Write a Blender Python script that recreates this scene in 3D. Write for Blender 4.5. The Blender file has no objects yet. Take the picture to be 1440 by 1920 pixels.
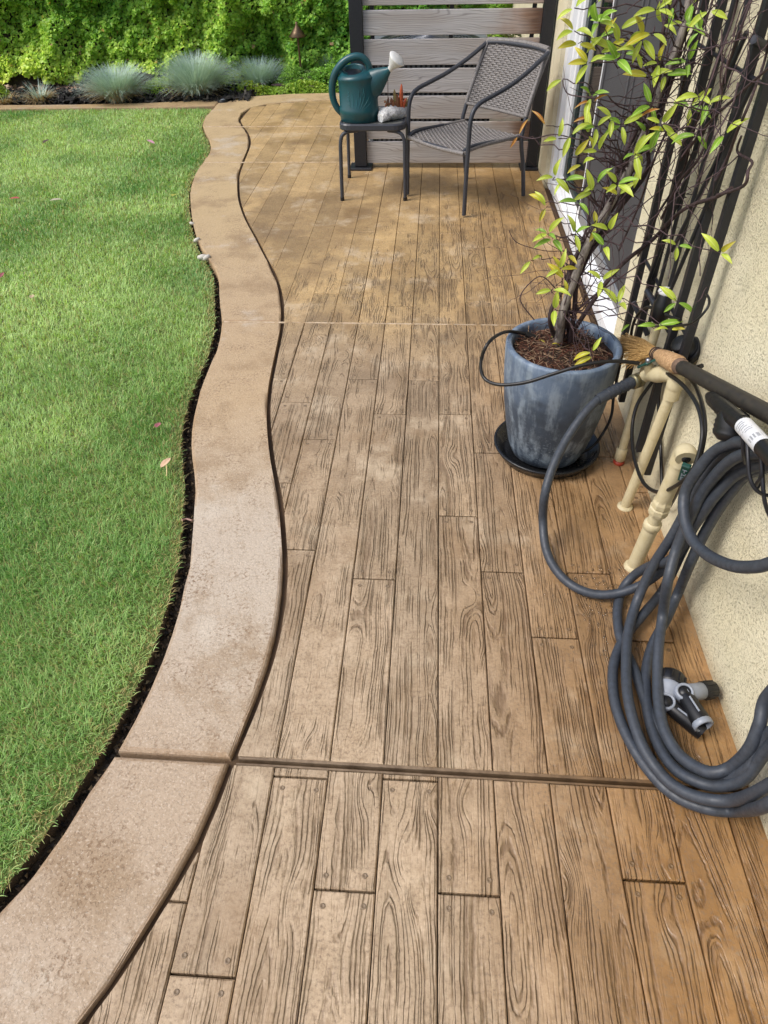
import bpy, bmesh, math, random
import numpy as np
from mathutils import Vector, Matrix

random.seed(7)
RS = np.random.RandomState(11)
sc = bpy.context.scene
COL = sc.collection

# ------------------------------------------------------------------ camera
CAM_H = 1.6
F_PX = 1290.0
R3 = Matrix(((0.99804, -0.02796, 0.05597), (0.06103, 0.67209, -0.73795), (-0.01699, 0.73993, 0.67246)))
R3 = R3.to_quaternion().normalized().to_matrix()
cam_data = bpy.data.cameras.new('camera')
cam = bpy.data.objects.new('camera', cam_data)
COL.objects.link(cam)
cam_data.sensor_fit = 'VERTICAL'
cam_data.sensor_height = 36.0
cam_data.sensor_width = 27.0
cam_data.lens = F_PX / 1920.0 * 36.0
cam_data.clip_start = 0.05
cam_data.clip_end = 400.0
cam.matrix_world = Matrix.Translation((0, 0, CAM_H)) @ R3.to_4x4()
sc.camera = cam

# ------------------------------------------------------------------ sky, sun, exposure
SUN_EL, SUN_AZ = math.radians(50), math.radians(-112)      # direction the light comes FROM (azimuth from +Y towards +X)
world = bpy.data.worlds.new('World')
sc.world = world
world.use_nodes = True
wn = world.node_tree
bg = wn.nodes['Background']
sky = wn.nodes.new('ShaderNodeTexSky')
sky.sky_type = 'NISHITA'
sky.sun_disc = False
sky.sun_elevation = SUN_EL
sky.sun_rotation = SUN_AZ
sky.air_density = 1.0
sky.dust_density = 3.0
sky.ozone_density = 1.0
wn.links.new(sky.outputs[0], bg.inputs[0])
bg.inputs[1].default_value = 0.142
sun_d = bpy.data.lights.new('sun', 'SUN')
sun_d.energy = 1.6
sun_d.angle = math.radians(22)
sun_d.color = (1.0, 0.98, 0.95)
sun = bpy.data.objects.new('sun', sun_d)
COL.objects.link(sun)
d_from = Vector((math.sin(SUN_AZ) * math.cos(SUN_EL), math.cos(SUN_AZ) * math.cos(SUN_EL), math.sin(SUN_EL)))
sun.rotation_euler = (-d_from).to_track_quat('-Z', 'Y').to_euler()
sun.location = d_from * 20
sc.view_settings.view_transform = 'Standard'
sc.view_settings.look = 'None'
sc.view_settings.exposure = 0.44
sc.view_settings.gamma = 1.0
sc.view_settings.use_curve_mapping = False

# ------------------------------------------------------------------ helpers
def P(px, py, X=None, Y=None, Z=None):
    """Point of the place seen at a pixel of the 1440x1920 photograph, on the plane X=, Y= or Z=."""
    d = R3 @ Vector((px - 720.0, -(py - 960.0), -F_PX))
    o = Vector((0, 0, CAM_H))
    if X is not None: t = (X - o.x) / d.x
    elif Y is not None: t = (Y - o.y) / d.y
    else: t = (Z - o.z) / d.z
    return o + d * t

def lin(h):
    h = h.lstrip('#')
    out = []
    for i in (0, 2, 4):
        c = int(h[i:i + 2], 16) / 255.0
        out.append(c / 12.92 if c <= 0.04045 else ((c + 0.055) / 1.055) ** 2.4)
    return tuple(out) + (1.0,)

def k(c, f):
    return (c[0] * f, c[1] * f, c[2] * f, 1.0)

class M:
    """Small node-building helper for one procedural material."""
    def __init__(s, name, base=(0.5, 0.5, 0.5, 1), rough=0.6, metal=0.0, spec=0.5):
        s.m = bpy.data.materials.new(name)
        s.m.use_nodes = True
        s.nt = s.m.node_tree
        s.b = s.nt.nodes['Principled BSDF']
        s.b.inputs['Base Color'].default_value = base if len(base) == 4 else tuple(base) + (1,)
        s.b.inputs['Roughness'].default_value = rough
        s.b.inputs['Metallic'].default_value = metal
        s.b.inputs['Specular IOR Level'].default_value = spec
    def inp(s, sock, v):
        if v is None: return
        if hasattr(v, 'node') and hasattr(v, 'is_linked'): s.nt.links.new(v, sock)
        else: sock.default_value = v
    def add(s, t, **kw):
        n = s.nt.nodes.new(t)
        for a, v in kw.items(): setattr(n, a, v)
        return n
    def math(s, op, a, b=None, c=None, clamp=False):
        n = s.add('ShaderNodeMath', operation=op, use_clamp=clamp)
        s.inp(n.inputs[0], a); s.inp(n.inputs[1], b); s.inp(n.inputs[2], c)
        return n.outputs[0]
    def noise(s, vec, scale, detail=2.0, rough=0.5, dist=0.0, w=None):
        n = s.add('ShaderNodeTexNoise', noise_dimensions='4D' if w is not None else '3D')
        s.inp(n.inputs['Vector'], vec)
        if w is not None: s.inp(n.inputs['W'], w)
        n.inputs['Scale'].default_value = scale
        n.inputs['Detail'].default_value = detail
        n.inputs['Roughness'].default_value = rough
        n.inputs['Distortion'].default_value = dist
        return n.outputs['Fac']
    def vor(s, vec, scale, feature='F1', rnd=1.0, out='Distance', dim='3D'):
        n = s.add('ShaderNodeTexVoronoi', feature=feature, voronoi_dimensions=dim)
        s.inp(n.inputs['Vector'], vec)
        n.inputs['Scale'].default_value = scale
        n.inputs['Randomness'].default_value = rnd
        return n.outputs[out]
    def map(s, v, a, b, c=0.0, d=1.0, smooth=False):
        n = s.add('ShaderNodeMapRange', interpolation_type='SMOOTHSTEP' if smooth else 'LINEAR')
        s.inp(n.inputs[0], v); s.inp(n.inputs[1], a); s.inp(n.inputs[2], b); s.inp(n.inputs[3], c); s.inp(n.inputs[4], d)
        return n.outputs[0]
    def mix(s, f, a, b, blend='MIX'):
        n = s.add('ShaderNodeMix', data_type='RGBA', blend_type=blend)
        s.inp(n.inputs[0], f); s.inp(n.inputs[6], a); s.inp(n.inputs[7], b)
        return n.outputs[2]
    def comb(s, x, y, z):
        n = s.add('ShaderNodeCombineXYZ')
        s.inp(n.inputs[0], x); s.inp(n.inputs[1], y); s.inp(n.inputs[2], z)
        return n.outputs[0]
    def sep(s, v):
        n = s.add('ShaderNodeSeparateXYZ'); s.inp(n.inputs[0], v)
        return n.outputs
    def obj(s): return s.add('ShaderNodeTexCoord').outputs['Object']
    def pos(s): return s.add('ShaderNodeNewGeometry').outputs['Position']
    def rnd(s): return s.add('ShaderNodeObjectInfo').outputs['Random']
    def attr(s, name, out='Color'):
        n = s.add('ShaderNodeAttribute', attribute_name=name); return n.outputs[out]
    def scale(s, v, xyz):
        n = s.add('ShaderNodeVectorMath', operation='MULTIPLY')
        s.inp(n.inputs[0], v); n.inputs[1].default_value = xyz
        return n.outputs[0]
    def bump(s, h, strength=0.5, dist=0.002, normal=None):
        n = s.add('ShaderNodeBump')
        n.inputs['Strength'].default_value = strength
        n.inputs['Distance'].default_value = dist
        s.inp(n.inputs['Height'], h)
        if normal is not None: s.inp(n.inputs['Normal'], normal)
        s.nt.links.new(n.outputs[0], s.b.inputs['Normal'])
        return n.outputs[0]
    def set(s, name, v): s.inp(s.b.inputs[name], v)

ORG = {}
def finish(o, parent, center):
    """Parent an object whose mesh is already relative to `center`."""
    ORG[o.name] = Vector(center)
    if parent is not None:
        o.parent = parent
        o.location = Vector(center) - ORG[parent.name]
    else:
        o.location = Vector(center)
    COL.objects.link(o)
    return o

def root(name, loc, label=None, cat=None, group=None):
    o = bpy.data.objects.new(name, None)
    o.empty_display_size = 0.1
    finish(o, None, loc)
    return tag(o, label, cat, group)

def tag(o, label=None, cat=None, group=None, kind=None):
    if label: o['label'] = label
    if cat: o['category'] = cat
    if group: o['group'] = group
    if kind: o['kind'] = kind
    return o

class MB:
    """Collects world-space shapes and links them as ONE mesh object."""
    def __init__(s): s.v, s.f, s.mi, s.sm = [], [], [], []
    def raw(s, vs, fs, mi=0, smooth=False):
        n = len(s.v)
        s.v.extend(Vector(v) for v in vs)
        for f in fs:
            s.f.append([i + n for i in f]); s.mi.append(mi); s.sm.append(smooth)
        return s
    def box(s, lo, hi, mat=None, mi=0, ch=0.0):
        x0, y0, z0 = lo; x1, y1, z1 = hi
        if ch <= 0:
            vs = [(x0,y0,z0),(x1,y0,z0),(x1,y1,z0),(x0,y1,z0),(x0,y0,z1),(x1,y0,z1),(x1,y1,z1),(x0,y1,z1)]
            fs = [(3,2,1,0),(4,5,6,7),(0,1,5,4),(1,2,6,5),(2,3,7,6),(3,0,4,7)]
        else:
            c = ch; vs = []
            for z, i in ((z0, c), (z0 + c, 0), (z1 - c, 0), (z1, c)):
                a, b_, d, e = x0 + i, x1 - i, y0 + i, y1 - i
                q = c * 0.5 if i == 0 else 0
                vs += [(a + q, d, z), (b_ - q, d, z), (b_, d + q, z), (b_, e - q, z), (b_ - q, e, z), (a + q, e, z), (a, e - q, z), (a, d + q, z)]
            fs = [tuple(range(7, -1, -1)), tuple(range(24, 32))]
            for l in range(3):
                for j in range(8):
                    fs.append((l*8 + j, l*8 + (j+1) % 8, l*8 + 8 + (j+1) % 8, l*8 + 8 + j))
        if mat is not None: vs = [mat @ Vector(v) for v in vs]
        return s.raw(vs, fs, mi)
    def tube(s, pts, r, n=8, mi=0, caps=True, flat=None, smooth=True, closed=False):
        pts = [Vector(p) for p in pts]
        N = len(pts)
        rs = r if isinstance(r, (list, tuple)) else [r] * N
        t0 = (pts[1] - pts[0]).normalized()
        up = Vector((0, 0, 1)) if abs(t0.z) < 0.9 else Vector((1, 0, 0))
        if flat is not None: up = Vector(flat[0])
        nrm = (up - t0 * up.dot(t0)).normalized()
        vs = []
        for i, p in enumerate(pts):
            a = pts[i - 1] if i > 0 else (pts[-1] if closed else p)
            b = pts[i + 1] if i < N - 1 else (pts[0] if closed else p)
            t = (b - a)
            t = t.normalized() if t.length > 1e-9 else t0
            nrm = nrm - t * nrm.dot(t)
            nrm = nrm.normalized() if nrm.length > 1e-6 else t.orthogonal().normalized()
            bi = t.cross(nrm)
            fa = 1.0 if flat is None else flat[1]
            for j in range(n):
                an = 2 * math.pi * j / n
                vs.append(p + nrm * (math.cos(an) * rs[i] * fa) + bi * (math.sin(an) * rs[i]))
        fs = []
        for i in range(N if closed else N - 1):
            i2 = (i + 1) % N
            for j in range(n):
                fs.append((i*n + j, i*n + (j+1) % n, i2*n + (j+1) % n, i2*n + j))
        s.raw(vs, fs, mi, smooth)
        if caps and not closed:
            s.raw(vs[:n], [tuple(range(n - 1, -1, -1))], mi)
            s.raw(vs[-n:], [tuple(range(n))], mi)
        return s
    def lathe(s, prof, origin, axis=(0, 0, 1), n=24, mi=0, sx=1.0, sy=1.0, smooth=True, caps=False):
        """prof: list of (radius, height) along the axis."""
        ax = Vector(axis).normalized()
        q = Vector((0, 0, 1)).rotation_difference(ax)
        o = Vector(origin); vs = []
        for r, h in prof:
            for j in range(n):
                an = 2 * math.pi * j / n
                vs.append(o + q @ Vector((math.cos(an) * r * sx, math.sin(an) * r * sy, h)))
        fs = []
        for i in range(len(prof) - 1):
            for j in range(n):
                fs.append((i*n + j, i*n + (j+1) % n, (i+1)*n + (j+1) % n, (i+1)*n + j))
        if caps:
            fs.append(tuple(range(n - 1, -1, -1)))
            fs.append(tuple(range((len(prof) - 1) * n, len(prof) * n)))
        return s.raw(vs, fs, mi, smooth)
    def build(s, name, mats, parent=None, center=None):
        if not isinstance(mats, (list, tuple)): mats = [mats]
        me = bpy.data.meshes.new(name)
        xs = np.array([tuple(v) for v in s.v])
        c = Vector(center) if center is not None else Vector((xs.min(0) + xs.max(0)) / 2)
        me.from_pydata([tuple(v - c) for v in s.v], [], s.f)
        for m in mats: me.materials.append(m.m)
        me.polygons.foreach_set('material_index', s.mi)
        me.polygons.foreach_set('use_smooth', s.sm)
        me.update()
        return finish(bpy.data.objects.new(name, me), parent, c)

def np_mesh(name, V, F, mat, parent=None, color=None, smooth=False):
    V = np.asarray(V, np.float32); F = np.asarray(F, np.int32)
    c = (V.min(0) + V.max(0)) / 2
    me = bpy.data.meshes.new(name)
    m, kk = F.shape
    me.vertices.add(len(V)); me.vertices.foreach_set('co', (V - c).ravel())
    me.loops.add(m * kk); me.loops.foreach_set('vertex_index', F.ravel())
    me.polygons.add(m); me.polygons.foreach_set('loop_start', np.arange(0, m * kk, kk, dtype=np.int32))
    me.update(calc_edges=True)
    if smooth: me.polygons.foreach_set('use_smooth', np.ones(m, bool))
    if color is not None:
        a = me.color_attributes.new('tint', 'FLOAT_COLOR', 'POINT')
        a.data.foreach_set('color', np.concatenate([color, np.ones((len(color), 1))], 1).astype(np.float32).ravel())
    me.materials.append(mat.m)
    me.validate()
    return finish(bpy.data.objects.new(name, me), parent, Vector([float(x) for x in c]))

def cr(pts, per=6, closed=False):
    """Catmull-Rom through the points."""
    pts = [Vector(p) for p in pts]; n = len(pts); out = []
    rng = range(n) if closed else range(n - 1)
    for i in rng:
        if closed: a, b, c, d = pts[i-1], pts[i], pts[(i+1) % n], pts[(i+2) % n]
        else: a, b, c, d = pts[max(i-1, 0)], pts[i], pts[i+1], pts[min(i+2, n-1)]
        for q in range(per):
            t = q / per
            out.append(0.5 * ((2*b) + (c - a)*t + (2*a - 5*b + 4*c - d)*t*t + (3*b - a - 3*c + d)*t**3))
    if not closed: out.append(pts[-1])
    return out

def vnoise(x, y, scale, seed=0):
    """Smooth 2-D value noise (numpy), 0..1."""
    rs = np.random.RandomState(seed); T = rs.rand(64, 64)
    x = np.asarray(x) * scale; y = np.asarray(y) * scale
    xi = np.floor(x).astype(int); yi = np.floor(y).astype(int)
    fx = x - xi; fy = y - yi
    fx = fx*fx*(3 - 2*fx); fy = fy*fy*(3 - 2*fy)
    g = lambda a, b: T[a % 64, b % 64]
    return (g(xi, yi)*(1-fx) + g(xi+1, yi)*fx)*(1-fy) + (g(xi, yi+1)*(1-fx) + g(xi+1, yi+1)*fx)*fy

# ------------------------------------------------------------------ materials
def concrete_tint(m, p):
    """Colour zones of the sealed concrete: orange and damp along the house, tan far off, pinkish grey close by."""
    x, y, z = m.sep(p)
    big = m.noise(p, 1.1, 3, 0.6)
    near = lin('#bfa88c'); greyb = lin('#b49d80'); far = lin('#c4a573'); wet = lin('#9e7440')
    wob = m.math('MULTIPLY', m.math('SUBTRACT', big, 0.5), 1.2)
    yy = m.math('ADD', y, wob)
    c = m.mix(m.map(yy, 1.0, 1.9, smooth=True), near, greyb)
    c = m.mix(m.map(yy, 2.4, 3.6, smooth=True), c, far)
    xx = m.math('ADD', x, m.math('MULTIPLY', wob, 0.45))
    dx = m.math('MULTIPLY', m.math('ADD', x, 0.75), 2.0); dy = m.math('MULTIPLY', m.math('ADD', y, -4.55), 1.7)
    dst = m.math('ADD', m.math('SQRT', m.math('ADD', m.math('MULTIPLY', dx, dx), m.math('MULTIPLY', dy, dy))), m.math('MULTIPLY', m.math('SUBTRACT', m.noise(p, 3.2, 4, 0.6), 0.5), 1.6))
    c = m.mix(m.map(dst, 1.05, 0.8, 0.0, 0.55, smooth=True), c, lin('#8f7550'))
    st2 = m.map(m.noise(m.scale(p, (1.6, 0.9, 1)), 1.5, 4, 0.6), 0.52, 0.6, smooth=True)
    c = m.mix(m.math('MULTIPLY', st2, m.map(y, 3.0, 4.2, 0.0, 0.4)), c, lin('#957a54'))
    wetf = m.math('MULTIPLY', m.map(xx, -0.05, 0.60, smooth=True), m.map(y, 0.0, 3.2, 1.0, 0.42))
    c = m.mix(wetf, c, wet)
    return c, wetf, big

def make_plank_mat():
    m = M('stamped_wood_concrete', rough=0.6)
    o = m.obj(); p = m.pos(); rnd = m.rnd()
    x, y, z = m.sep(o)
    off = m.math('MULTIPLY', rnd, 53.0)
    n1 = m.noise(m.comb(m.math('MULTIPLY', x, 5.0), m.math('MULTIPLY', y, 1.7), 0.0), 1.0, 2, 0.5, w=off)
    n2 = m.noise(m.comb(m.math('MULTIPLY', x, 34.0), m.math('MULTIPLY', y, 17.0), 0.0), 1.0, 3, 0.6, w=off)
    n3 = m.noise(m.comb(0.0, m.math('MULTIPLY', y, 1.6), 0.0), 1.0, 1, 0.5, w=m.math('ADD', off, 9.3))
    kn = m.vor(m.comb(m.math('ADD', m.math('MULTIPLY', x, 6.0), off), m.math('ADD', m.math('MULTIPLY', y, 2.2), m.math('MULTIPLY', off, 1.7)), 0.0), 1.0, dim='2D')
    knot = m.math('POWER', 2.718, m.math('MULTIPLY', m.math('MULTIPLY', kn, kn), -55.0))
    cx = m.math('MULTIPLY', m.math('SUBTRACT', m.math('FRACT', m.math('MULTIPLY', rnd, 17.31)), 0.5), 0.13)
    xs = m.math('ADD', m.math('ADD', x, cx), m.math('MULTIPLY', m.math('SUBTRACT', n1, 0.5), 0.055))
    dd = m.math('MULTIPLY', m.math('SUBTRACT', n3, 0.42), 0.15)
    r = m.math('SQRT', m.math('ADD', m.math('MULTIPLY', xs, xs), m.math('MULTIPLY', dd, dd)))
    r = m.math('ADD', r, m.math('MULTIPLY', knot, 0.024))
    r = m.math('ADD', r, m.math('MULTIPLY', m.math('SUBTRACT', n2, 0.5), 0.0085))
    fr = m.math('FRACT', m.math('ADD', m.math('MULTIPLY', r, 104.0), m.math('MULTIPLY', m.noise(m.comb(m.math('MULTIPLY', r, 55.0), 0.0, 0.0), 1.0, 2, 0.6, w=off), 4.5)))
    v = m.math('ABSOLUTE', m.math('SUBTRACT', fr, 0.5))          # 0 at groove centre
    wid = m.map(m.noise(m.comb(m.math('MULTIPLY', x, 40.0), m.math('MULTIPLY', y, 8.0), 0.0), 1.0, 2, 0.6, w=m.math('ADD', off, 3.0)), 0.30, 0.66, 0.15, 0.50)
    g = m.map(v, wid, 0.0, 0.0, 1.0, smooth=True)
    mk = m.noise(m.comb(m.math('MULTIPLY', x, 19.0), m.math('MULTIPLY', y, 4.5), 0.0), 1.0, 4, 0.68, w=m.math('ADD', off, 21.0))
    xp, yp, zp = m.sep(p)
    thr = m.map(xp, -0.5, 0.1, 0.51, 0.45)
    # the far slabs were stamped more faintly
    thr = m.math('ADD', thr, m.map(xp, 0.5, 0.72, 0.0, 0.07))
    thr = m.math('ADD', thr, m.map(m.math('SUBTRACT', yp, m.math('MULTIPLY', xp, 1.0)), 4.0, 5.4, 0.0, 0.22))
    mask = m.map(mk, m.math('SUBTRACT', thr, 0.07), m.math('ADD', thr, 0.10), smooth=True)
    depth_n = m.map(m.noise(m.comb(m.math('MULTIPLY', x, 55.0), m.math('MULTIPLY', y, 22.0), 0.0), 1.0, 2, 0.6, w=m.math('ADD', off, 5.0)), 0.3, 0.6, 0.5, 1.0)
    gg = m.math('MULTIPLY', m.math('MULTIPLY', g, mask), depth_n)
    # hair-fine fibre streaks between the big grooves
    fib = m.noise(m.comb(m.math('MULTIPLY', xs, 260.0), m.math('MULTIPLY', y, 9.0), 0.0), 1.0, 2, 0.6, w=off)
    fibm = m.math('MULTIPLY', m.map(fib, 0.54, 0.68), m.map(mask, 0, 1, 0.25, 0.6))
    tint, wetf, big = concrete_tint(m, p)
    fine = m.noise(p, 34.0, 4, 0.65)
    med = m.noise(p, 9.0, 4, 0.6)
    base = m.mix(m.map(med, 0.35, 0.7), tint, (0.80, 0.77, 0.72, 1), 'MULTIPLY')
    base = m.mix(m.map(fine, 0.50, 0.68, 0.0, 0.55), base, (0.62, 0.56, 0.5, 1), 'MULTIPLY')
    spk = m.noise(p, 125.0, 3, 0.7)
    base = m.mix(m.math('MULTIPLY', m.map(spk, 0.52, 0.63), m.map(med, 0.35, 0.6, 0.25, 0.8)), base, lin('#84705a'))
    base = m.mix(m.math('MULTIPLY', m.map(spk, 0.44, 0.36, 0.0, 0.35), m.math('SUBTRACT', 1.0, wetf)), base, lin('#d0bb9c'))
    pl = m.map(m.math('FRACT', m.math('MULTIPLY', rnd, 7.77)), 0, 1, 0.86, 1.08)
    base = m.mix(1.0, base, m.comb(pl, pl, pl), 'MULTIPLY')
    # antiquing stain: kept in the grooves, and as smoky patches
    smoke = m.math('MULTIPLY', m.map(m.noise(p, 2.6, 4, 0.6), 0.50, 0.68, smooth=True), m.map(yp, 1.2, 2.0, 0.15, 0.75, smooth=True))
    base = m.mix(m.math('MULTIPLY', smoke, 0.62), base, lin('#75614a'))
    damp2 = m.map(m.noise(m.scale(p, (1.3, 0.8, 1)), 2.2, 5, 0.62), 0.50, 0.62, smooth=True)
    base = m.mix(m.math('MULTIPLY', damp2, 0.34), base, lin('#8a6c48'))
    pale = m.map(m.noise(p, 3.4, 5, 0.7), 0.54, 0.70, 0, 0.6)
    base = m.mix(m.math('MULTIPLY', pale, m.math('SUBTRACT', 1.0, m.math('MULTIPLY', wetf, 0.7))), base, lin('#d6c3a6'))
    stain = m.mix(wetf, lin('#69523a'), lin('#583c1f'))
    base = m.mix(m.math('MULTIPLY', fibm, 0.34), base, stain)
    base = m.mix(m.math('MULTIPLY', m.map(mk, m.math('SUBTRACT', thr, 0.06), m.math('ADD', thr, 0.14), smooth=True), 0.30), base, m.mix(wetf, lin('#8d7a61'), lin('#7d5a33')))
    col = m.mix(m.math('MULTIPLY', gg, m.map(xp, -0.4, 0.3, 0.60, 0.72)), base, stain)
    m.set('Base Color', col)
    damp = m.map(m.noise(p, 7.0, 4, 0.6), 0.42, 0.62)
    m.set('Roughness', m.math('SUBTRACT', m.math('SUBTRACT', 0.58, m.math('MULTIPLY', damp2, 0.14)), m.math('MULTIPLY', wetf, m.map(damp, 0, 1, 0.14, 0.34))))
    h = m.math('SUBTRACT', m.math('MULTIPLY', m.noise(p, 60.0, 3, 0.6), 0.25), m.math('ADD', gg, m.math('MULTIPLY', fibm, 0.3)))
    h = m.math('ADD', h, m.math('MULTIPLY', m.noise(o, 22.0, 2, 0.5), 0.5))
    m.bump(h, 1.0, 0.0040)
    return m

def make_border_mat(edge=False):
    m = M('broomed_concrete_edge' if edge else 'broomed_concrete', rough=0.7)
    p = m.pos()
    x, y, z = m.sep(p)
    big = m.noise(p, 1.3, 3, 0.6)
    yy = m.math('ADD', y, m.math('MULTIPLY', m.math('SUBTRACT', big, 0.5), 0.9))
    c = m.mix(m.map(yy, 0.75, 1.25, smooth=True), lin('#b9a48c'), lin('#c3b4a1'))
    c = m.mix(m.map(yy, 1.5, 2.5, smooth=True), c, lin('#bfa582'))
    c = m.mix(m.map(yy, 3.0, 5.0, smooth=True), c, lin('#c4aa7f'))
    blotch = m.map(m.noise(p, 3.2, 5, 0.65), 0.48, 0.66, smooth=True)
    c = m.mix(m.math('MULTIPLY', blotch, 0.6), c, lin('#957a58'))
    worn = m.map(m.noise(p, 2.1, 5, 0.7), 0.55, 0.66, smooth=True)
    c = m.mix(m.math('MULTIPLY', worn, 0.55), c, lin('#cfc3b1'))
    pits = m.map(m.noise(p, 95.0, 4, 0.72), 0.50, 0.62)
    patch = m.map(m.noise(p, 6.0, 5, 0.7), 0.44, 0.64, 0.06, 1.0, smooth=True)
    c = m.mix(m.math('MULTIPLY', m.math('MULTIPLY', pits, patch), 0.85), c, lin('#84694d'))
    pk = m.map(m.noise(p, 26.0, 5, 0.75), 0.55, 0.66)
    c = m.mix(m.math('MULTIPLY', pk, 0.35), c, lin('#93795c'))
    fine = m.noise(p, 170.0, 3, 0.65)
    c = m.mix(m.map(fine, 0.42, 0.34, 0.0, 0.4), c, lin('#dacbb8'))
    c = m.mix(m.map(fine, 0.4, 0.65, 0.0, 0.4), c, (0.7, 0.66, 0.62, 1), 'MULTIPLY')
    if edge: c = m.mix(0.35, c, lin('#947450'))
    m.set('Base Color', c)
    h = m.math('ADD', m.math('MULTIPLY', fine, 0.3), m.math('MULTIPLY', pits, -0.5))
    h = m.math('ADD', h, m.math('MULTIPLY', m.noise(p, 14.0, 2, 0.5), 0.8))
    m.bump(h, 0.7, 0.0022)
    return m

MAT = {}
MAT['plank'] = make_plank_mat()
MAT['border'] = make_border_mat()
MAT['border_edge'] = make_border_mat(True)

m = MAT['groove'] = M('dirty_joint_concrete', rough=0.9)
p = m.pos(); n = m.noise(p, 25, 4, 0.7)
m.set('Base Color', m.mix(n, lin('#35281b'), lin('#654d33'))); m.bump(m.noise(p, 120, 2), 0.5, 0.002)

m = MAT['slab_edge'] = M('tooled_slab_edge', rough=0.62)
p = m.pos(); t, wf, bb = concrete_tint(m, p)
m.set('Base Color', m.mix(m.map(m.noise(p, 20, 4, 0.7), 0.3, 0.7, 0.6, 0.95), t, lin('#523f2b'))); m.bump(m.noise(p, 140, 2), 0.35, 0.0015)

m = MAT['nail'] = M('stamped_nail_head', rough=0.55)
p = m.pos(); t, wf, bb = concrete_tint(m, p)
m.set('Base Color', m.mix(0.72, t, lin('#54432f')))

m = MAT['sealant'] = M('pale_joint_sealant', rough=0.8)
p = m.pos(); m.set('Base Color', m.mix(m.map(m.noise(p, 30, 3), 0.4, 0.65), lin('#c9b69c'), lin('#a48a68')))

m = MAT['soil'] = M('dark_trench_soil', rough=0.95)
p = m.pos(); m.set('Base Color', m.mix(m.noise(p, 40, 4, 0.7), lin('#2e261e'), lin('#62533f'))); m.bump(m.noise(p, 60, 4, 0.7), 1.0, 0.012)

m = MAT['turf'] = M('lawn_thatch', rough=0.95)
p = m.pos(); n = m.noise(p, 30, 4, 0.7)
m.set('Base Color', m.mix(n, lin('#4a5a2a'), lin('#7f8c4c'))); m.bump(m.noise(p, 90, 3), 0.8, 0.01)

def tint_mat(name, rough=0.5, trans=0.0, spec=0.35):
    m = M(name, rough=rough, spec=spec)
    a = m.attr('tint')
    m.set('Base Color', a)
    if trans > 0:
        td = m.add('ShaderNodeBsdfTranslucent'); m.inp(td.inputs[0], m.mix(1.0, a, (1.2, 1.25, 0.6, 1), 'MULTIPLY'))
        mx = m.add('ShaderNodeMixShader'); mx.inputs[0].default_value = trans
        m.nt.links.new(m.b.outputs[0], mx.inputs[1]); m.nt.links.new(td.outputs[0], mx.inputs[2])
        m.nt.links.new(mx.outputs[0], m.nt.nodes['Material Output'].inputs[0])
    return m
MAT['grass'] = tint_mat('grass_blade', 0.45, 0.3)
MAT['ivy'] = tint_mat('ivy_leaf', 0.42, 0.25)
MAT['fescue'] = tint_mat('fescue_blade', 0.6, 0.15)
MAT['chips'] = tint_mat('mulch_chip', 0.85)

def leaf_mat(name, a, b):
    m = M(name, rough=0.38, spec=0.45)
    o = m.obj(); x, y, z = m.sep(o)
    c = m.mix(m.map(m.math('ADD', y, m.math('MULTIPLY', m.noise(o, 60, 2), 0.02)), 0.0, 0.09), lin(a), lin(b))
    mid = m.map(m.math('ABSOLUTE', x), 0.0007, 0.0016, 0.45, 0.0)
    c = m.mix(mid, c, lin('#d6e08a'))
    rn = m.map(m.rnd(), 0, 1, 0.82, 1.1)
    c = m.mix(1.0, c, m.comb(rn, rn, rn), 'MULTIPLY')
    m.set('Base Color', c)
    td = m.add('ShaderNodeBsdfTranslucent'); m.inp(td.inputs[0], c)
    mx = m.add('ShaderNodeMixShader'); mx.inputs[0].default_value = 0.3
    m.nt.links.new(m.b.outputs[0], mx.inputs[1]); m.nt.links.new(td.outputs[0], mx.inputs[2])
    m.nt.links.new(mx.outputs[0], m.nt.nodes['Material Output'].inputs[0])
    return m
LEAFM = [leaf_mat('vine_leaf_green', '#7aa636', '#9cc644'), leaf_mat('vine_leaf_lime', '#acc444', '#d0dc58'),
         leaf_mat('vine_leaf_yellow', '#b7bf3a', '#d8c23c'), leaf_mat('vine_leaf_orange', '#c98a3e', '#b8763a')]

def plain(name, hexa, rough=0.5, metal=0.0, var=0.25, scale=30, bump=0.0, bd=0.001, spec=0.5, hex2=None):
    m = M(name, rough=rough, metal=metal, spec=spec)
    o = m.pos(); n = m.noise(o, scale, 4, 0.65)
    c2 = lin(hex2) if hex2 else k(lin(hexa), 1.0 - var)
    m.set('Base Color', m.mix(m.map(n, 0.3, 0.7), lin(hexa), c2))
    m.set('Roughness', m.map(n, 0.3, 0.7, max(rough - 0.08, 0.02), rough + 0.08))
    if bump: m.bump(n, bump, bd)
    return m
MAT['black_metal'] = plain('black_powder_coat', '#23242a', 0.45, 0, 0.3, 60)
MAT['chair_metal'] = plain('charcoal_powder_coat', '#3a3d45', 0.42, 0, 0.2, 80)
MAT['wicker'] = plain('grey_wicker', '#8c8784', 0.5, 0, 0.4, 90, hex2='#605c5a')
MAT['stool_top'] = plain('weathered_tabletop', '#6f706c', 0.38, 0, 0.3, 14, hex2='#4c4f4e')
MAT['can_green'] = plain('dark_teal_plastic', '#145058', 0.36, 0, 0.25, 9, hex2='#1d4247')
MAT['can_relief'] = plain('teal_plastic_relief', '#2c6a72', 0.36, 0, 0.2, 30)
MAT['white_plastic'] = plain('white_plastic', '#dcdcd8', 0.4, 0, 0.08, 20)
MAT['rubber'] = plain('charcoal_hose_rubber', '#3e444d', 0.5, 0, 0.2, 70, 0.25, 0.0012, hex2='#30343b')
MAT['black_rubber'] = plain('black_plastic', '#17171a', 0.4, 0, 0.3, 60)
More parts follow.
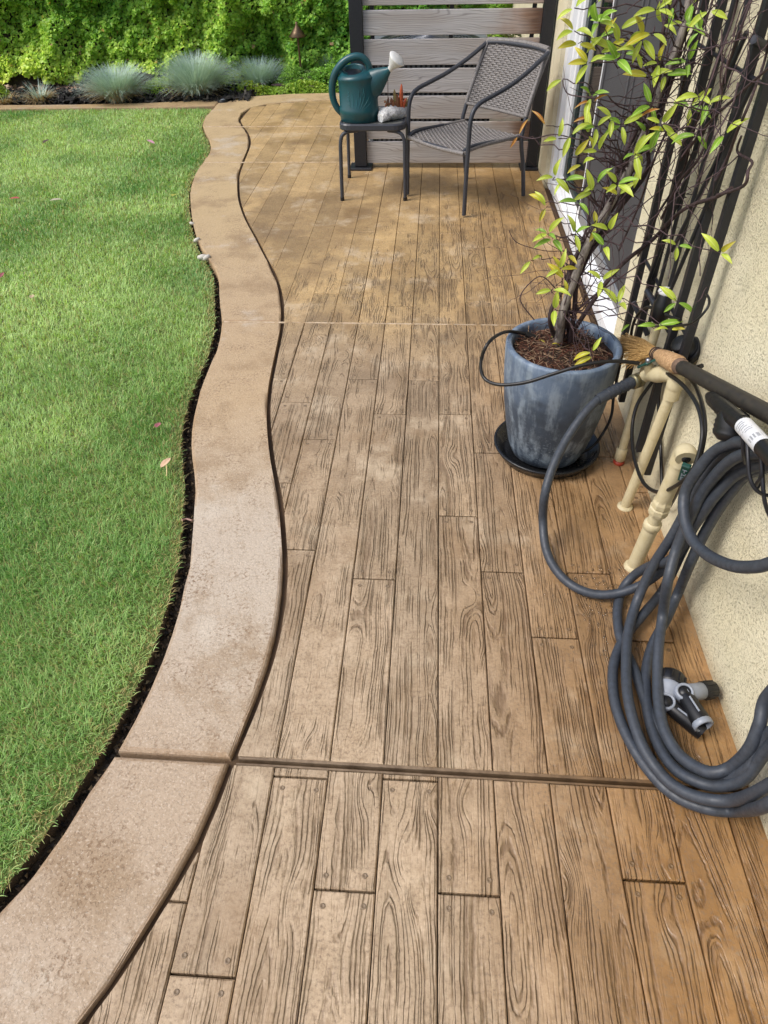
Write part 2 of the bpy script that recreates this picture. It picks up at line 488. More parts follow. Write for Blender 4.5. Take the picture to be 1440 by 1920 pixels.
MAT['tube_black'] = plain('drip_tubing', '#1c1b1b', 0.4, 0, 0.2, 50)
MAT['pvc'] = plain('cream_painted_pipe', '#cbbf9d', 0.5, 0, 0.12, 40, 0.15, hex2='#bdaf88')
MAT['brass'] = plain('dull_brass', '#8c8568', 0.35, 0.8, 0.3, 60)
MAT['steel'] = plain('steel_wire', '#9a9da3', 0.35, 0.9, 0.2, 60)
MAT['valve_green'] = plain('green_valve_handle', '#1d4a40', 0.4, 0, 0.2, 60)
MAT['bronze'] = plain('aged_bronze', '#6d5a45', 0.45, 0.7, 0.4, 40)
MAT['grey_plastic'] = plain('pale_grey_plastic', '#8f959f', 0.42, 0, 0.15, 40)
MAT['vinyl'] = plain('white_vinyl', '#e6e8ea', 0.35, 0, 0.05, 12)
MAT['vinyl_grey'] = plain('grey_aluminium_rail', '#8f9499', 0.4, 0.2, 0.15, 30)
MAT['screen_frame'] = plain('dark_screen_frame', '#4d4d50', 0.5, 0, 0.15, 30)
MAT['broom_handle'] = plain('worn_black_handle', '#23211f', 0.6, 0, 0.3, 60, 0.3, hex2='#39332a')
MAT['label'] = plain('white_sticker', '#d8d9dc', 0.45, 0, 0.05, 40)
MAT['label_ink'] = plain('grey_ink', '#7b7e84', 0.6, 0, 0.1, 40)
MAT['saucer'] = plain('black_saucer_plastic', '#1b1c1e', 0.3, 0, 0.4, 25)
MAT['red'] = plain('red_primer', '#a23a25', 0.5, 0, 0.2, 40)
MAT['foam_white'] = plain('white_tape', '#e0e0e0', 0.6, 0, 0.1, 60)

m = MAT['bristle'] = M('broom_straw', rough=0.7)
o = m.obj(); m.set('Base Color', m.mix(m.map(m.noise(m.pos(), 160, 3), 0.3, 0.7), lin('#c9a468'), lin('#94713f')))
m = MAT['straw_neck'] = M('broom_straw_neck', rough=0.6)
m.set('Base Color', m.mix(m.map(m.noise(m.pos(), 160, 3), 0.3, 0.7), lin('#c9a67e'), lin('#94704a'))); m.bump(m.noise(m.pos(), 300, 2), 0.5, 0.002)

m = MAT['stucco'] = M('cream_stucco', rough=0.9, spec=0.25)
p = m.pos()
n1 = m.noise(p, 210, 4, 0.6); v1 = m.vor(p, 260, 'SMOOTH_F1')
big = m.noise(p, 2.5, 3, 0.6)
pit = m.map(m.noise(m.scale(p, (1, 1, 1.5)), 150, 4, 0.6), 0.56, 0.66)
c = m.mix(m.map(big, 0.35, 0.65), lin('#e9e0c2'), lin('#e1d7b6'))
c = m.mix(m.math('MULTIPLY', pit, 0.4), c, lin('#b9ae8c'))
grime = m.math('MULTIPLY', m.map(m.math('ADD', m.sep(p)[2], m.math('MULTIPLY', m.math('SUBTRACT', m.noise(p, 12, 4, 0.6), 0.5), 0.10)), 0.05, -0.01), 0.5)
c = m.mix(grime, c, lin('#9a8765'))
m.set('Base Color', c)
hh = m.math('ADD', m.math('MULTIPLY', n1, 0.9), m.math('MULTIPLY', v1, 0.7))
m.bump(m.math('SUBTRACT', hh, m.math('MULTIPLY', pit, 0.9)), 0.9, 0.0045)

m = MAT['glass'] = M('dark_window_glass', base=(0.012, 0.016, 0.016, 1), rough=0.03, spec=0.9)
m.set('Roughness', m.map(m.noise(m.pos(), 8, 2), 0.3, 0.7, 0.02, 0.06))
m = MAT['gasket'] = M('dark_gasket', base=lin('#2c3a38'), rough=0.4)
m.set('Roughness', m.map(m.noise(m.pos(), 30, 2), 0.3, 0.7, 0.35, 0.5))
m = MAT['screen'] = M('insect_screen', rough=0.75, spec=0.3)
p = m.pos(); x, y, z = m.sep(p)
gy = m.math('PINGPONG', m.math('MULTIPLY', y, 500), 0.5); gz = m.math('PINGPONG', m.math('MULTIPLY', z, 500), 0.5)
m.set('Base Color', m.mix(m.map(m.noise(p, 3, 3), 0.3, 0.7), lin('#4c4b4d'), lin('#404042')))
m.bump(m.math('ADD', gy, gz), 0.3, 0.0006)

m = MAT['cedar'] = M('weathered_cedar', rough=0.75)
o = m.obj(); rn = m.rnd(); x, y, z = m.sep(o)
off = m.math('MULTIPLY', rn, 40)
n1 = m.noise(m.comb(m.math('MULTIPLY', x, 1.6), 0.0, m.math('MULTIPLY', z, 9)), 1.0, 2, 0.5, w=off)
rr = m.math('ADD', m.math('MULTIPLY', z, 1.0), m.math('MULTIPLY', n1, 0.16))
ring = m.math('PINGPONG', m.math('MULTIPLY', rr, 75), 0.5)
ln = m.map(ring, 0.02, 0.20, 1.0, 0.0, smooth=True)
fib = m.noise(m.comb(m.math('MULTIPLY', x, 3), 0.0, m.math('MULTIPLY', z, 170)), 1.0, 3, 0.6, w=off)
px_, py_, pz_ = m.sep(m.pos())
c = m.mix(m.map(fib, 0.3, 0.7), lin('#c4c1c0'), lin('#a39f9d'))
bt = m.math('MULTIPLY', m.map(n1, 0.42, 0.62, smooth=True), 0.5)
c = m.mix(bt, c, lin('#a09489'))
# still-brown wood under the chair side and the board ends
br = m.math('MULTIPLY', m.map(m.math('ADD', px_, m.math('MULTIPLY', m.noise(m.pos(), 6, 3), 0.5)), 0.55, 0.98, smooth=True), m.map(m.math('FRACT', m.math('MULTIPLY', rn, 5.3)), 0.1, 0.8, 0.2, 0.75))
c = m.mix(br, c, lin('#97683e'))
wet_end = m.math('MULTIPLY', m.map(m.math('ADD', px_, m.math('MULTIPLY', m.noise(m.comb(m.math('MULTIPLY', x, 4), 0.0, m.math('MULTIPLY', z, 60)), 1.0, 2, 0.6, w=off), 0.25)), 0.66, 0.80), m.map(m.math('FRACT', m.math('MULTIPLY', rn, 3.7)), 0.3, 0.6, 0.0, 0.8))
c = m.mix(wet_end, c, lin('#4a3022'))
c = m.mix(m.math('MULTIPLY', ln, 0.42), c, lin('#5d5854'))
m.set('Base Color', c)
m.bump(m.math('ADD', m.math('MULTIPLY', fib, 0.5), m.math('MULTIPLY', ln, -0.7)), 0.5, 0.0015)

m = MAT['pot'] = M('chalky_blue_glaze', rough=0.55)
p = m.pos(); x, y, z = m.sep(p)
st = m.noise(m.comb(m.math('MULTIPLY', x, 26), m.math('MULTIPLY', y, 26), m.math('MULTIPLY', z, 4.5)), 1.0, 4, 0.65)
bl = m.noise(p, 7, 4, 0.6)
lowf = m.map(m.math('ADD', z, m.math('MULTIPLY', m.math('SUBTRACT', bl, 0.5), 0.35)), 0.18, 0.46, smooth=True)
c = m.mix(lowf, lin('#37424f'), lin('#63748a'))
c = m.mix(m.math('MULTIPLY', m.map(m.math('ADD', m.math('MULTIPLY', st, 0.6), m.math('MULTIPLY', m.noise(p, 16, 5, 0.7), 0.4)), 0.44, 0.62, smooth=True), 0.6), c, lin('#98a5b0'))
spk = m.map(m.noise(p, 120, 3, 0.7), 0.55, 0.66)
c = m.mix(m.math('MULTIPLY', m.math('MULTIPLY', spk, m.map(z, 0.22, 0.10)), 0.6), c, lin('#8f9aa4'))
c = m.mix(m.map(m.noise(p, 13, 3), 0.56, 0.7, 0, 0.5), c, lin('#2f3842'))
m.set('Base Color', c); m.bump(m.math('ADD', st, m.math('MULTIPLY', m.noise(p, 70, 3), 0.5)), 0.25, 0.002)

m = MAT['potsoil'] = M('potting_soil', rough=0.95)
p = m.pos(); n = m.noise(p, 70, 5, 0.7)
c = m.mix(m.map(n, 0.35, 0.65), lin('#261b15'), lin('#57402f'))
c = m.mix(m.map(m.noise(p, 9, 3), 0.5, 0.62, 0, 0.55), c, lin('#6a3a26'))
c = m.mix(m.map(m.vor(p, 130), 0.10, 0.04, 0, 0.7), c, lin('#b5a68e'))
m.set('Base Color', c); m.bump(n, 1.0, 0.015)

def bark(name, a, b):
    m = M(name, rough=0.8)
    p = m.pos(); x, y, z = m.sep(p)
    n = m.noise(m.comb(m.math('MULTIPLY', x, 80), m.math('MULTIPLY', y, 80), m.math('MULTIPLY', z, 14)), 1.0, 4, 0.65)
    m.set('Base Color', m.mix(m.map(n, 0.35, 0.65), lin(a), lin(b))); m.bump(n, 0.8, 0.003)
    return m
MAT['bark_grey'] = bark('grey_vine_bark', '#a39a92', '#5d524c')
MAT['bark_dark'] = bark('dark_vine_bark', '#4b393a', '#2b1f20')
MAT['twig'] = bark('purple_twig', '#5a4547', '#33262a')
MAT['stone_white'] = M('white_pitted_stone', rough=0.8)
m = MAT['stone_white']; p = m.pos(); n = m.noise(p, 85, 4, 0.7)
m.set('Base Color', m.mix(m.map(n, 0.42, 0.6), lin('#f2f1ef'), lin('#c6c4c4'))); m.bump(n, 1.0, 0.01)
MAT['pebble'] = plain('pale_pebble', '#cfc9bd', 0.7, 0, 0.2, 60)
MAT['succ_red'] = plain('orange_succulent', '#d8683f', 0.4, 0, 0.3, 50)
MAT['succ_brown'] = plain('brown_succulent', '#7d4a36', 0.5, 0, 0.4, 60, hex2='#96693f')
MAT['succ_green'] = plain('olive_succulent', '#8d8a4a', 0.5, 0, 0.3, 60, hex2='#a0805a')
MAT['ac_metal'] = plain('grey_sheet_metal', '#7f8488', 0.45, 0.3, 0.15, 20)
MAT['gravel'] = plain('side_yard_concrete', '#8d8578', 0.85, 0, 0.35, 20, 0.4, 0.004)
MAT['dirt'] = plain('garden_soil', '#4a3c2e', 0.95, 0, 0.5, 18, 0.8, 0.01, hex2='#2a221b')
m = MAT['water'] = M('water_drop', base=(0.9, 0.9, 0.9, 1), rough=0.02)
m.set('Transmission Weight', 1.0); m.b.inputs['IOR'].default_value = 1.33
m.set('Roughness', m.map(m.noise(m.pos(), 50, 1), 0.3, 0.7, 0.01, 0.04))

# ================================================================== SETTING
INNER = [(-1.10,-0.6),(-0.86,-0.15),(-0.70,0.14),(-0.627,0.278),(-0.584,0.363),(-0.536,0.488),(-0.498,0.599),(-0.476,0.703),(-0.464,0.79),(-0.455,0.85),(-0.43,1.0),(-0.415,1.16),(-0.419,1.32),(-0.435,1.47),(-0.463,1.61),(-0.51,1.81),(-0.58,2.04),(-0.643,2.30),(-0.679,2.526),(-0.70,2.785),(-0.718,3.03),(-0.735,3.17),(-0.78,3.41),(-0.867,3.706),(-0.972,3.967),(-1.099,4.284),(-1.22,4.581),(-1.342,4.944),(-1.432,5.316),(-1.478,5.56),(-1.512,5.891),(-1.56,6.35),(-1.645,6.68),(-1.76,6.97),(-1.83,7.19),(-1.857,7.436)]
INNER_TOP = [(-1.857,7.436),(-1.813,7.652),(-1.67,7.807),(-1.462,7.894),(-1.155,7.969),(-0.896,7.998),(-0.5,8.02)]
OUTER = [(-1.36,-0.6),(-1.13,-0.1),(-0.99,0.2),(-0.926,0.339),(-0.873,0.457),(-0.826,0.56),(-0.792,0.68),(-0.755,0.817),(-0.728,0.994),(-0.72,1.181),(-0.732,1.385),(-0.757,1.559),(-0.828,1.865),(-0.908,2.103),(-0.953,2.306),(-0.976,2.534),(-0.993,2.886),(-1.036,3.15),(-1.085,3.32),(-1.181,3.671),(-1.265,3.86),(-1.39,4.10),(-1.534,4.461),(-1.675,4.908),(-1.77,5.278),(-1.818,5.694),(-1.845,6.117),(-1.925,6.44),(-2.065,6.80),(-2.15,7.075),(-2.185,7.40),(-2.19,7.65),(-2.20,7.773)]
TOPE = [(-2.198,8.055),(-1.868,8.169),(-1.521,8.259),(-1.113,8.298),(-0.5,8.33)]
def refine(pts):
    c = cr([(x, y, 0) for x, y in pts], 5)
    return np.array([(v.x, v.y) for v in c])
IN_C, OUT_C, TOP_C = refine(INNER), refine(OUTER), refine(INNER_TOP)
def XI(y): return float(np.interp(y, IN_C[:, 1], IN_C[:, 0]))
def XO(y): return np.interp(y, OUT_C[:, 1], OUT_C[:, 0])
def YT(x): return float(np.interp(x, TOP_C[:, 0], TOP_C[:, 1]))
WALL_X = 0.795

def sheet(name, pts, z, mat, depth=0.0):
    b = MB(); n = len(pts)
    vs = [(x, y, z) for x, y in pts]
    fs = [tuple(range(n))]
    if depth > 0:
        vs += [(x, y, z - depth) for x, y in pts]
        fs += [(i, i + n, (i + 1) % n + n, (i + 1) % n) for i in range(n)]
    b.raw(vs, fs)
    return b

g = sheet('ground', [(-60,-60),(60,-60),(60,60),(-60,60)], -0.058, None).build('ground', MAT['soil'])
tag(g, kind='structure')

# lawn soil (a slightly raised bed whose edge stops short of the concrete)
def lawn_gap(y): return np.interp(y, [0, 1.2, 3.0, 3.8, 4.6, 8], [0.052, 0.047, 0.042, 0.028, 0.015, 0.011])
lp = [(-9, -0.6)]
for y in np.arange(-0.6, 7.70, 0.08): lp.append((float(XO(y) - lawn_gap(y)), float(y)))
lp += [(-2.24, 7.71), (-2.574, 7.66), (-3.469, 7.61), (-4.384, 7.58), (-9, 7.45)]
lb_ = sheet('lawn_ground', lp, -0.018, None, 0.05)
lb_.mi = [0] + [1] * (len(lb_.mi) - 1)
lawn_ground = lb_.build('lawn_ground', [MAT['turf'], MAT['soil']])
tag(lawn_ground, kind='structure')

# patio base slab (seen only down in the joints)
pb = [(float(XI(y)) - 0.02, float(y)) for y in np.arange(-0.6, 7.43, 0.1)]
pb += [(x - 0.01, y) for x, y in INNER_TOP]
pb = [(WALL_X + 0.15, -0.6)] + pb[:] + [(WALL_X + 0.15, 8.02)]
patio = sheet('patio', pb, -0.020, None, 0.06).build('patio', MAT['groove'])
tag(patio, kind='structure')

def slab_piece(name, pts, mats, parent, top=0.0, depth=0.03, bev=0.004, seg=1, edge=False):
    """A flat piece with softened upper edges."""
    bm = bmesh.new()
    vs = [bm.verts.new((x, y, 0)) for x, y in pts]
    try: f = bm.faces.new(vs)
    except ValueError: bm.free(); return None
    f.normal_update()
    if f.normal.z < 0: f.normal_flip()
    ring = list(f.edges)
    r = bmesh.ops.extrude_edge_only(bm, edges=ring)
    for v in [e for e in r['geom'] if isinstance(e, bmesh.types.BMVert)]: v.co.z = -depth
    bmesh.ops.bevel(bm, geom=ring, offset=bev, segments=seg, affect='EDGES', profile=0.5, clamp_overlap=True)
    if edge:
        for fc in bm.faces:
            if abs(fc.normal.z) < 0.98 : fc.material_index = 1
    xs = [p[0] for p in pts]; ys = [p[1] for p in pts]
    c = Vector(((min(xs) + max(xs)) / 2, (min(ys) + max(ys)) / 2, top))
    for v in bm.verts: v.co.x -= c.x; v.co.y -= c.y
    me = bpy.data.meshes.new(name)
    bm.normal_update()
    bm.to_mesh(me); bm.free()
    for mm in mats: me.materials.append(mm.m)
    return finish(bpy.data.objects.new(name, me), parent, c)

PW = 0.1336
def XK(i): return 0.0555 + PW * i
def yj(x): return 0.820 - 0.0105 * x
# slabs and the end joints read off the photograph: column -> Y of the joints between boards
rj = random.Random(5)
SLABS = [
    ('a', -0.6, 0.818, {-5:[0.05,0.5], -4:[-0.25,0.369], -3:[0.79,-0.12], -2:[0.541,-0.05], -1:[0.797,-0.2], 0:[0.548,-0.1], 1:[0.16], 2:[0.02], 3:[0.597,0.1], 4:[0.27], 5:[0.0]}),
    ('b', 0.818, 3.142, {-6:[2.62], -5:[2.43,1.9], -4:[2.17,1.563], -3:[2.62], -2:[2.356,1.445], -1:[2.618], 0:[2.362,1.747], 1:[2.108,1.493], 2:[1.243,2.36], 3:[1.50,2.62], 4:[1.243,2.1], 5:[1.9]}),
    ('c', 3.142, 5.832, {-4:[4.36,3.6], -3:[4.62], -2:[4.34,3.338], -1:[4.64], 0:[4.337,3.677], 1:[3.386,4.127], 2:[4.12], 3:[3.398,4.64], 4:[4.3], 5:[3.9]}),
    ('d', 5.832, 6.93, {}), ('e', 6.93, 8.05, {})]
GAP = 0.0013
nail_mesh = None
planks = []
def make_nail_mesh():
    b = MB(); n = 8
    b.lathe([(0.0066, -0.0008), (0.0060, 0.0012), (0.0042, 0.0014), (0.0030, 0.0002), (0.0004, 0.0000)], (0, 0, 0), n=n)
    o = b.build('nail', MAT['nail'], center=(0, 0, 0)); me = o.data
    COL.objects.unlink(o); bpy.data.objects.remove(o)
    return me
nail_mesh = make_nail_mesh()
def add_plank(pts, top, sid, xm):
    bev = 0.003 if sid in 'ab' else (0.0026 if sid == 'c' and xm > -0.5 else 0.0011)
    o = slab_piece('plank', pts, [MAT['plank']], patio, top=top, depth=0.016 if sid in 'abc' else 0.006, bev=bev)
    if o: planks.append(o)
    return o
for (sid, y0, y1, cols) in SLABS:
    for c in range(-16, 6):
        xa, xb = XK(c), XK(c + 1)
        if c == 5: xb = WALL_X + 0.004
        far = sid in 'de'
        if far and xa > -0.62: continue
        lo, hi = y0, y1
        js = list(cols.get(c, []))
        if not js:
            t = lo + rj.uniform(0.3, 1.2)
            while t < hi - 0.3: js.append(t); t += rj.choice([0.62, 0.9, 1.15])
        js = sorted(js)
        ends = [lo] + js + [hi]
        if sid == 'c' and xb > 0.70: pass
        for q in range(len(ends) - 1):
            a, b_ = ends[q], ends[q + 1]
            ya = a + 0.0026; yb = b_ - 0.0026
            xm = (xa + xb) / 2
            if q == 0:
                ya = a + (0.0132 if sid == 'b' else 0.004)
                if sid == 'b': ya = yj(xm) + 0.0132
            if q == len(ends) - 2:
                yb = b_ - 0.004
                if sid == 'a': yb = yj(xm) - 0.0108
                if sid == 'e': yb = min(b_, YT(xm) - 0.03) if xm > -1.857 else 7.44
            if yb - ya < 0.006: continue
            gp = GAP if (sid in 'ab' or (sid == 'c' and xm > -0.45)) else 0.0005
            x0, x1 = xa + gp, xb - gp
            ys = np.linspace(ya, yb, max(4, int((yb - ya) / 0.012)))
            lefts = [max(x0, XI(yy) + 0.013) if yy < 7.43 else x0 for yy in ys]
            if xm < -1.86: continue
            ok = [l < x1 - 0.003 for l in lefts]
            top = rj.uniform(-0.0006, 0.0006)
            # contiguous runs right of the curved border
            i = 0
            while i < len(ys):
                if not ok[i]: i += 1; continue
                j = i
                while j + 1 < len(ys) and ok[j + 1]: j += 1
                if j - i >= 2:
                    yy0, yy1 = float(ys[i]), float(ys[j])
                    pts = [(x1, yy0), (x1, yy1)]
                    le = [(float(lefts[t]), float(ys[t])) for t in range(j, i - 1, -1)]
                    clipped = [l[0] > x0 + 1e-5 for l in le]
                    if any(clipped): pts += [le[t] for t in range(len(le)) if t in (0, len(le) - 1) or clipped[t] or clipped[max(t-1,0)] or clipped[min(t+1,len(le)-1)]]
                    else: pts += [le[0], le[-1]]
                    o = add_plank(pts, top, sid, xm)
                    if o and yy1 < 3.7 and xa < 0.74 and yy1 - yy0 > 0.1:
                        for (ey, sgn, real) in ((yy0, 1, q > 0), (yy1, -1, q < len(ends) - 2)):
                            if not real: continue
                            for nx in (xa + 0.024, xb - 0.024):
                                if nx < XI(ey) + 0.03: continue
                                nn = bpy.data.objects.new('nail', nail_mesh)
                                nn.parent = o
                                nn.location = Vector((nx + rj.uniform(-.003,.003), ey + sgn * (0.028 + rj.uniform(-.003,.003)), 0.0002 + top)) - ORG[o.name]
                                COL.objects.link(nn)
                i = j + 1

# tooled lips either side of the wide expansion joint
def lip(ya, yb, top):
    xs = np.linspace(-0.462, WALL_X, 14)
    pts = [(float(x), yj(x) + ya) for x in xs] + [(float(x), yj(x) + yb) for x in xs[::-1]]
    pts[0] = (XI(yj(-0.46) + ya) + 0.016, pts[0][1]); pts[-1] = (XI(yj(-0.46) + yb) + 0.016, pts[-1][1])
    return slab_piece('slab_edge', pts, [MAT['slab_edge']], patio, top=top, depth=0.03, bev=0.0040, seg=2)
lip(0.0050, 0.0125, -0.0012); lip(-0.0100, -0.0050, -0.0016)

# smooth broomed border, cast in sections
def border_section(ya, yb):
    ys = np.arange(ya, yb + 1e-6, (yb - ya) / max(4, int((yb - ya) / 0.09)))
    pts = [(float(XI(y)) - 0.005, float(y)) for y in ys] + [(float(XO(y)), float(y)) for y in ys[::-1]]
    n_ = len(ys)
    if yb < 0.83: pts[n_ - 1] = (pts[n_ - 1][0], yj(-0.46) - 0.006); pts[n_] = (pts[n_][0], yj(-0.75) - 0.006)
    if 0.8 < ya < 0.85: pts[0] = (pts[0][0], yj(-0.46) + 0.007); pts[-1] = (pts[-1][0], yj(-0.75) + 0.007)
    o = slab_piece('border_slab', pts, [MAT['border'], MAT['border_edge']], patio, top=0.001, depth=0.09, bev=0.012, seg=3, edge=True)
    return o
for ya, yb in ((-0.6, 0.817), (0.834, 3.138), (3.146, 5.828), (5.836, 6.926)): border_section(ya, yb)
ys = np.arange(6.934, 7.43, 0.08)
pts = [(float(XI(y)) - 0.005, float(y)) for y in ys] + [(x - 0.004, y + 0.004) for x, y in INNER_TOP]
pts += [(x, y) for x, y in TOPE[::-1]] + [(-2.20, 7.773)] + [(float(XO(y)), float(y)) for y in np.arange(7.65, 6.933, -0.1)] + [(float(XO(6.934)), 6.934)]
slab_piece('border_slab', pts, [MAT['border'], MAT['border_edge']], patio, top=0.001, depth=0.09, bev=0.012, seg=3, edge=True)
# thin strip of concrete that runs on along the head of the lawn
path = slab_piece('path', [(-2.206, 7.778), (-2.206, 8.05), (-2.901, 7.90), (-3.715, 7.84), (-4.475, 7.83), (-9, 7.78), (-9, 7.55), (-4.384, 7.64), (-3.469, 7.665), (-2.574, 7.715)], [MAT['border_edge'], MAT['border_edge']], None, top=-0.001, depth=0.09, bev=0.012, seg=2, edge=True)
tag(path, kind='structure')
# pale sealant beads
for yy in (3.142, 5.832, 6.93):
    b = MB()
    xs = np.linspace(XO(yy) + 0.012, WALL_X if yy < 4 else (-0.6), 40)
    wv = [0.0042 * (1 + 0.35 * math.sin(i * 2.3) * math.cos(i * 0.9)) * (1.0 if yy < 4 and x < 0.1 else (0.55 if yy < 4 else 1.3)) for i, x in enumerate(xs)]
    vs, fs = [], []
    for i, x in enumerate(xs):
        for dy, dz in ((-1, -0.004), (0, 0.0022), (1, -0.004)): vs.append((float(x), yy + dy * wv[i], dz))
    for i in range(len(xs) - 1):
        for q in range(2): fs.append((i*3+q, (i+1)*3+q, (i+1)*3+q+1, i*3+q+1))
    b.raw(vs, fs).build('joint_sealant', MAT['sealant'], patio)

# planting bed behind the strip and the yard behind the privacy screen
bed = sheet('garden_bed', [(-9, 7.84), (-4.475, 7.88), (-3.715, 7.90), (-2.901, 7.96), (-2.198, 8.10), (-1.868, 8.21), (-1.521, 8.30), (-1.113, 8.34), (-0.45, 8.37), (-0.45, 9.6), (-9, 9.6)], -0.03, None, 0.05).build('garden_bed', MAT['dirt'])
tag(bed, kind='structure')
yard = sheet('side_yard', [(-0.45, 5.86), (0.94, 5.86), (3.0, 5.86), (3.0, 9.6), (-0.45, 9.6)], -0.012, None, 0.05).build('side_yard', MAT['gravel'])
tag(yard, kind='structure')

# ================================================================== LAWN GRASS
def blades(pos, h, w, az, lean, bend, tint, rs):
    """Curved grass blades: 5 verts / 3 tris each."""
    n = len(pos)
    ax = np.stack([np.cos(az), np.sin(az), np.zeros(n)], 1)
    sd = np.stack([-np.sin(az), np.cos(az), np.zeros(n)], 1) * (w[:, None] / 2)
    up = np.array([0, 0, 1.0])
    mid = pos + ax * (h * np.sin(lean) * 0.55)[:, None] + up * (h * np.cos(lean) * 0.55)[:, None]
    l2 = np.minimum(lean + bend, 1.75)
    tip = mid + ax * (h * np.sin(l2) * 0.5)[:, None] + up * (h * np.cos(l2) * 0.5)[:, None]
    V = np.stack([pos - sd, pos + sd, mid - sd * 0.8, mid + sd * 0.8, tip], 1).reshape(-1, 3)
    b = (np.arange(n) * 5)[:, None]
    F = np.concatenate([b + np.array([[0, 1, 3]]), b + np.array([[0, 3, 2]]), b + np.array([[2, 3, 4]])], 0)
    C = np.repeat(tint, 5, 0)
    return V, F, C

def make_lawn():
    rs = np.random.RandomState(3)
    N = 960000
    y = rs.rand(N) ** 1.25 * 7.75 - 0.1
    left = np.interp(y, [-0.1, 0.45, 7.7], [-2.2, -2.2, -6.2])
    rightx = XO(y)
    u = rs.rand(N)
    wmax = 4.1
    x = rightx - u * wmax
    keep = (x > left) & (x < rightx - lawn_gap(y) + 0.004)
    headl = np.interp(x, [-9, -4.384, -3.469, -2.574, -2.2], [7.5, 7.61, 7.635, 7.685, 7.74])
    keep &= y < headl
    dist = np.sqrt(x**2 + y**2 + 2.3)
    keep &= rs.rand(N) < np.clip(2.5 / dist, 0.36, 1.0)
    x, y, dist, rightx = x[keep], y[keep], dist[keep], rightx[keep]
    n = len(x)
    edge = (rightx - lawn_gap(y)) - x
    near_edge = np.clip(1 - edge / 0.06, 0, 1)
    cl = vnoise(x, y, 9, 1); cl2 = vnoise(x, y, 26, 2)
    az = cl * 6 + cl2 * 3 + rs.randn(n) * 1.7
    h = (0.024 + 0.016 * rs.rand(n)) * (0.75 + 0.5 * cl2)
    h *= 1 - 0.35 * near_edge
    w = (0.0020 + 0.0012 * rs.rand(n)) * np.clip(dist / 3.0, 0.9, 1.9)
    lean = 0.10 + 0.85 * rs.rand(n) * (0.7 + 0.4 * cl)
    bend = 0.2 + 0.75 * rs.rand(n)
    # outermost blades flop over the trench
    fl = near_edge > 0.5
    az[fl] = rs.randn(fl.sum()) * 1.6; h[fl] *= 0.7
    ov = (near_edge > 0.6) & (rs.rand(n) < 0.10)
    az[ov] = rs.randn(ov.sum()) * 0.5; h[ov] *= 2.0; lean[ov] = 0.9; bend[ov] = 0.5
    big = vnoise(x, y, 0.9, 4) * 0.6 + vnoise(x, y, 2.7, 5) * 0.4
    t = np.clip(rs.rand(n) * 0.55 + big * 1.55 - 0.46, 0, 1)[:, None]
    g1 = np.array(lin('#5f9a40')[:3]); g2 = np.array(lin('#d2ea9c')[:3]); blu = np.array(lin('#9cc398')[:3])
    tint = g1 * (1 - t) + g2 * t
    bl = np.clip((vnoise(x, y, 1.6, 8) - 0.5) * 2.5, 0, 1)[:, None] * 0.22
    tint = tint * (1 - bl) + blu * bl
    tan = np.array(lin('#b9a873')[:3])
    dead = rs.rand(n) < 0.04 + 0.09 * vnoise(x, y, 1.9, 31) + 0.5 * near_edge
    tint[dead] = tan * (0.75 + 0.5 * rs.rand(dead.sum()))[:, None]
    yel = rs.rand(n) < 0.07
    tint[yel] = np.array(lin('#c3cf85')[:3])
    pos = np.stack([x, y, np.full(n, -0.019)], 1)
    V, F, C = blades(pos, h, w, az, lean, bend, tint, rs)
    o = np_mesh('lawn_grass', V, F, MAT['grass'], None, C)
    tag(o, 'short green lawn grass with straw coloured cut edge beside the curved concrete', 'grass', kind='stuff')
    return n
NB = make_lawn()

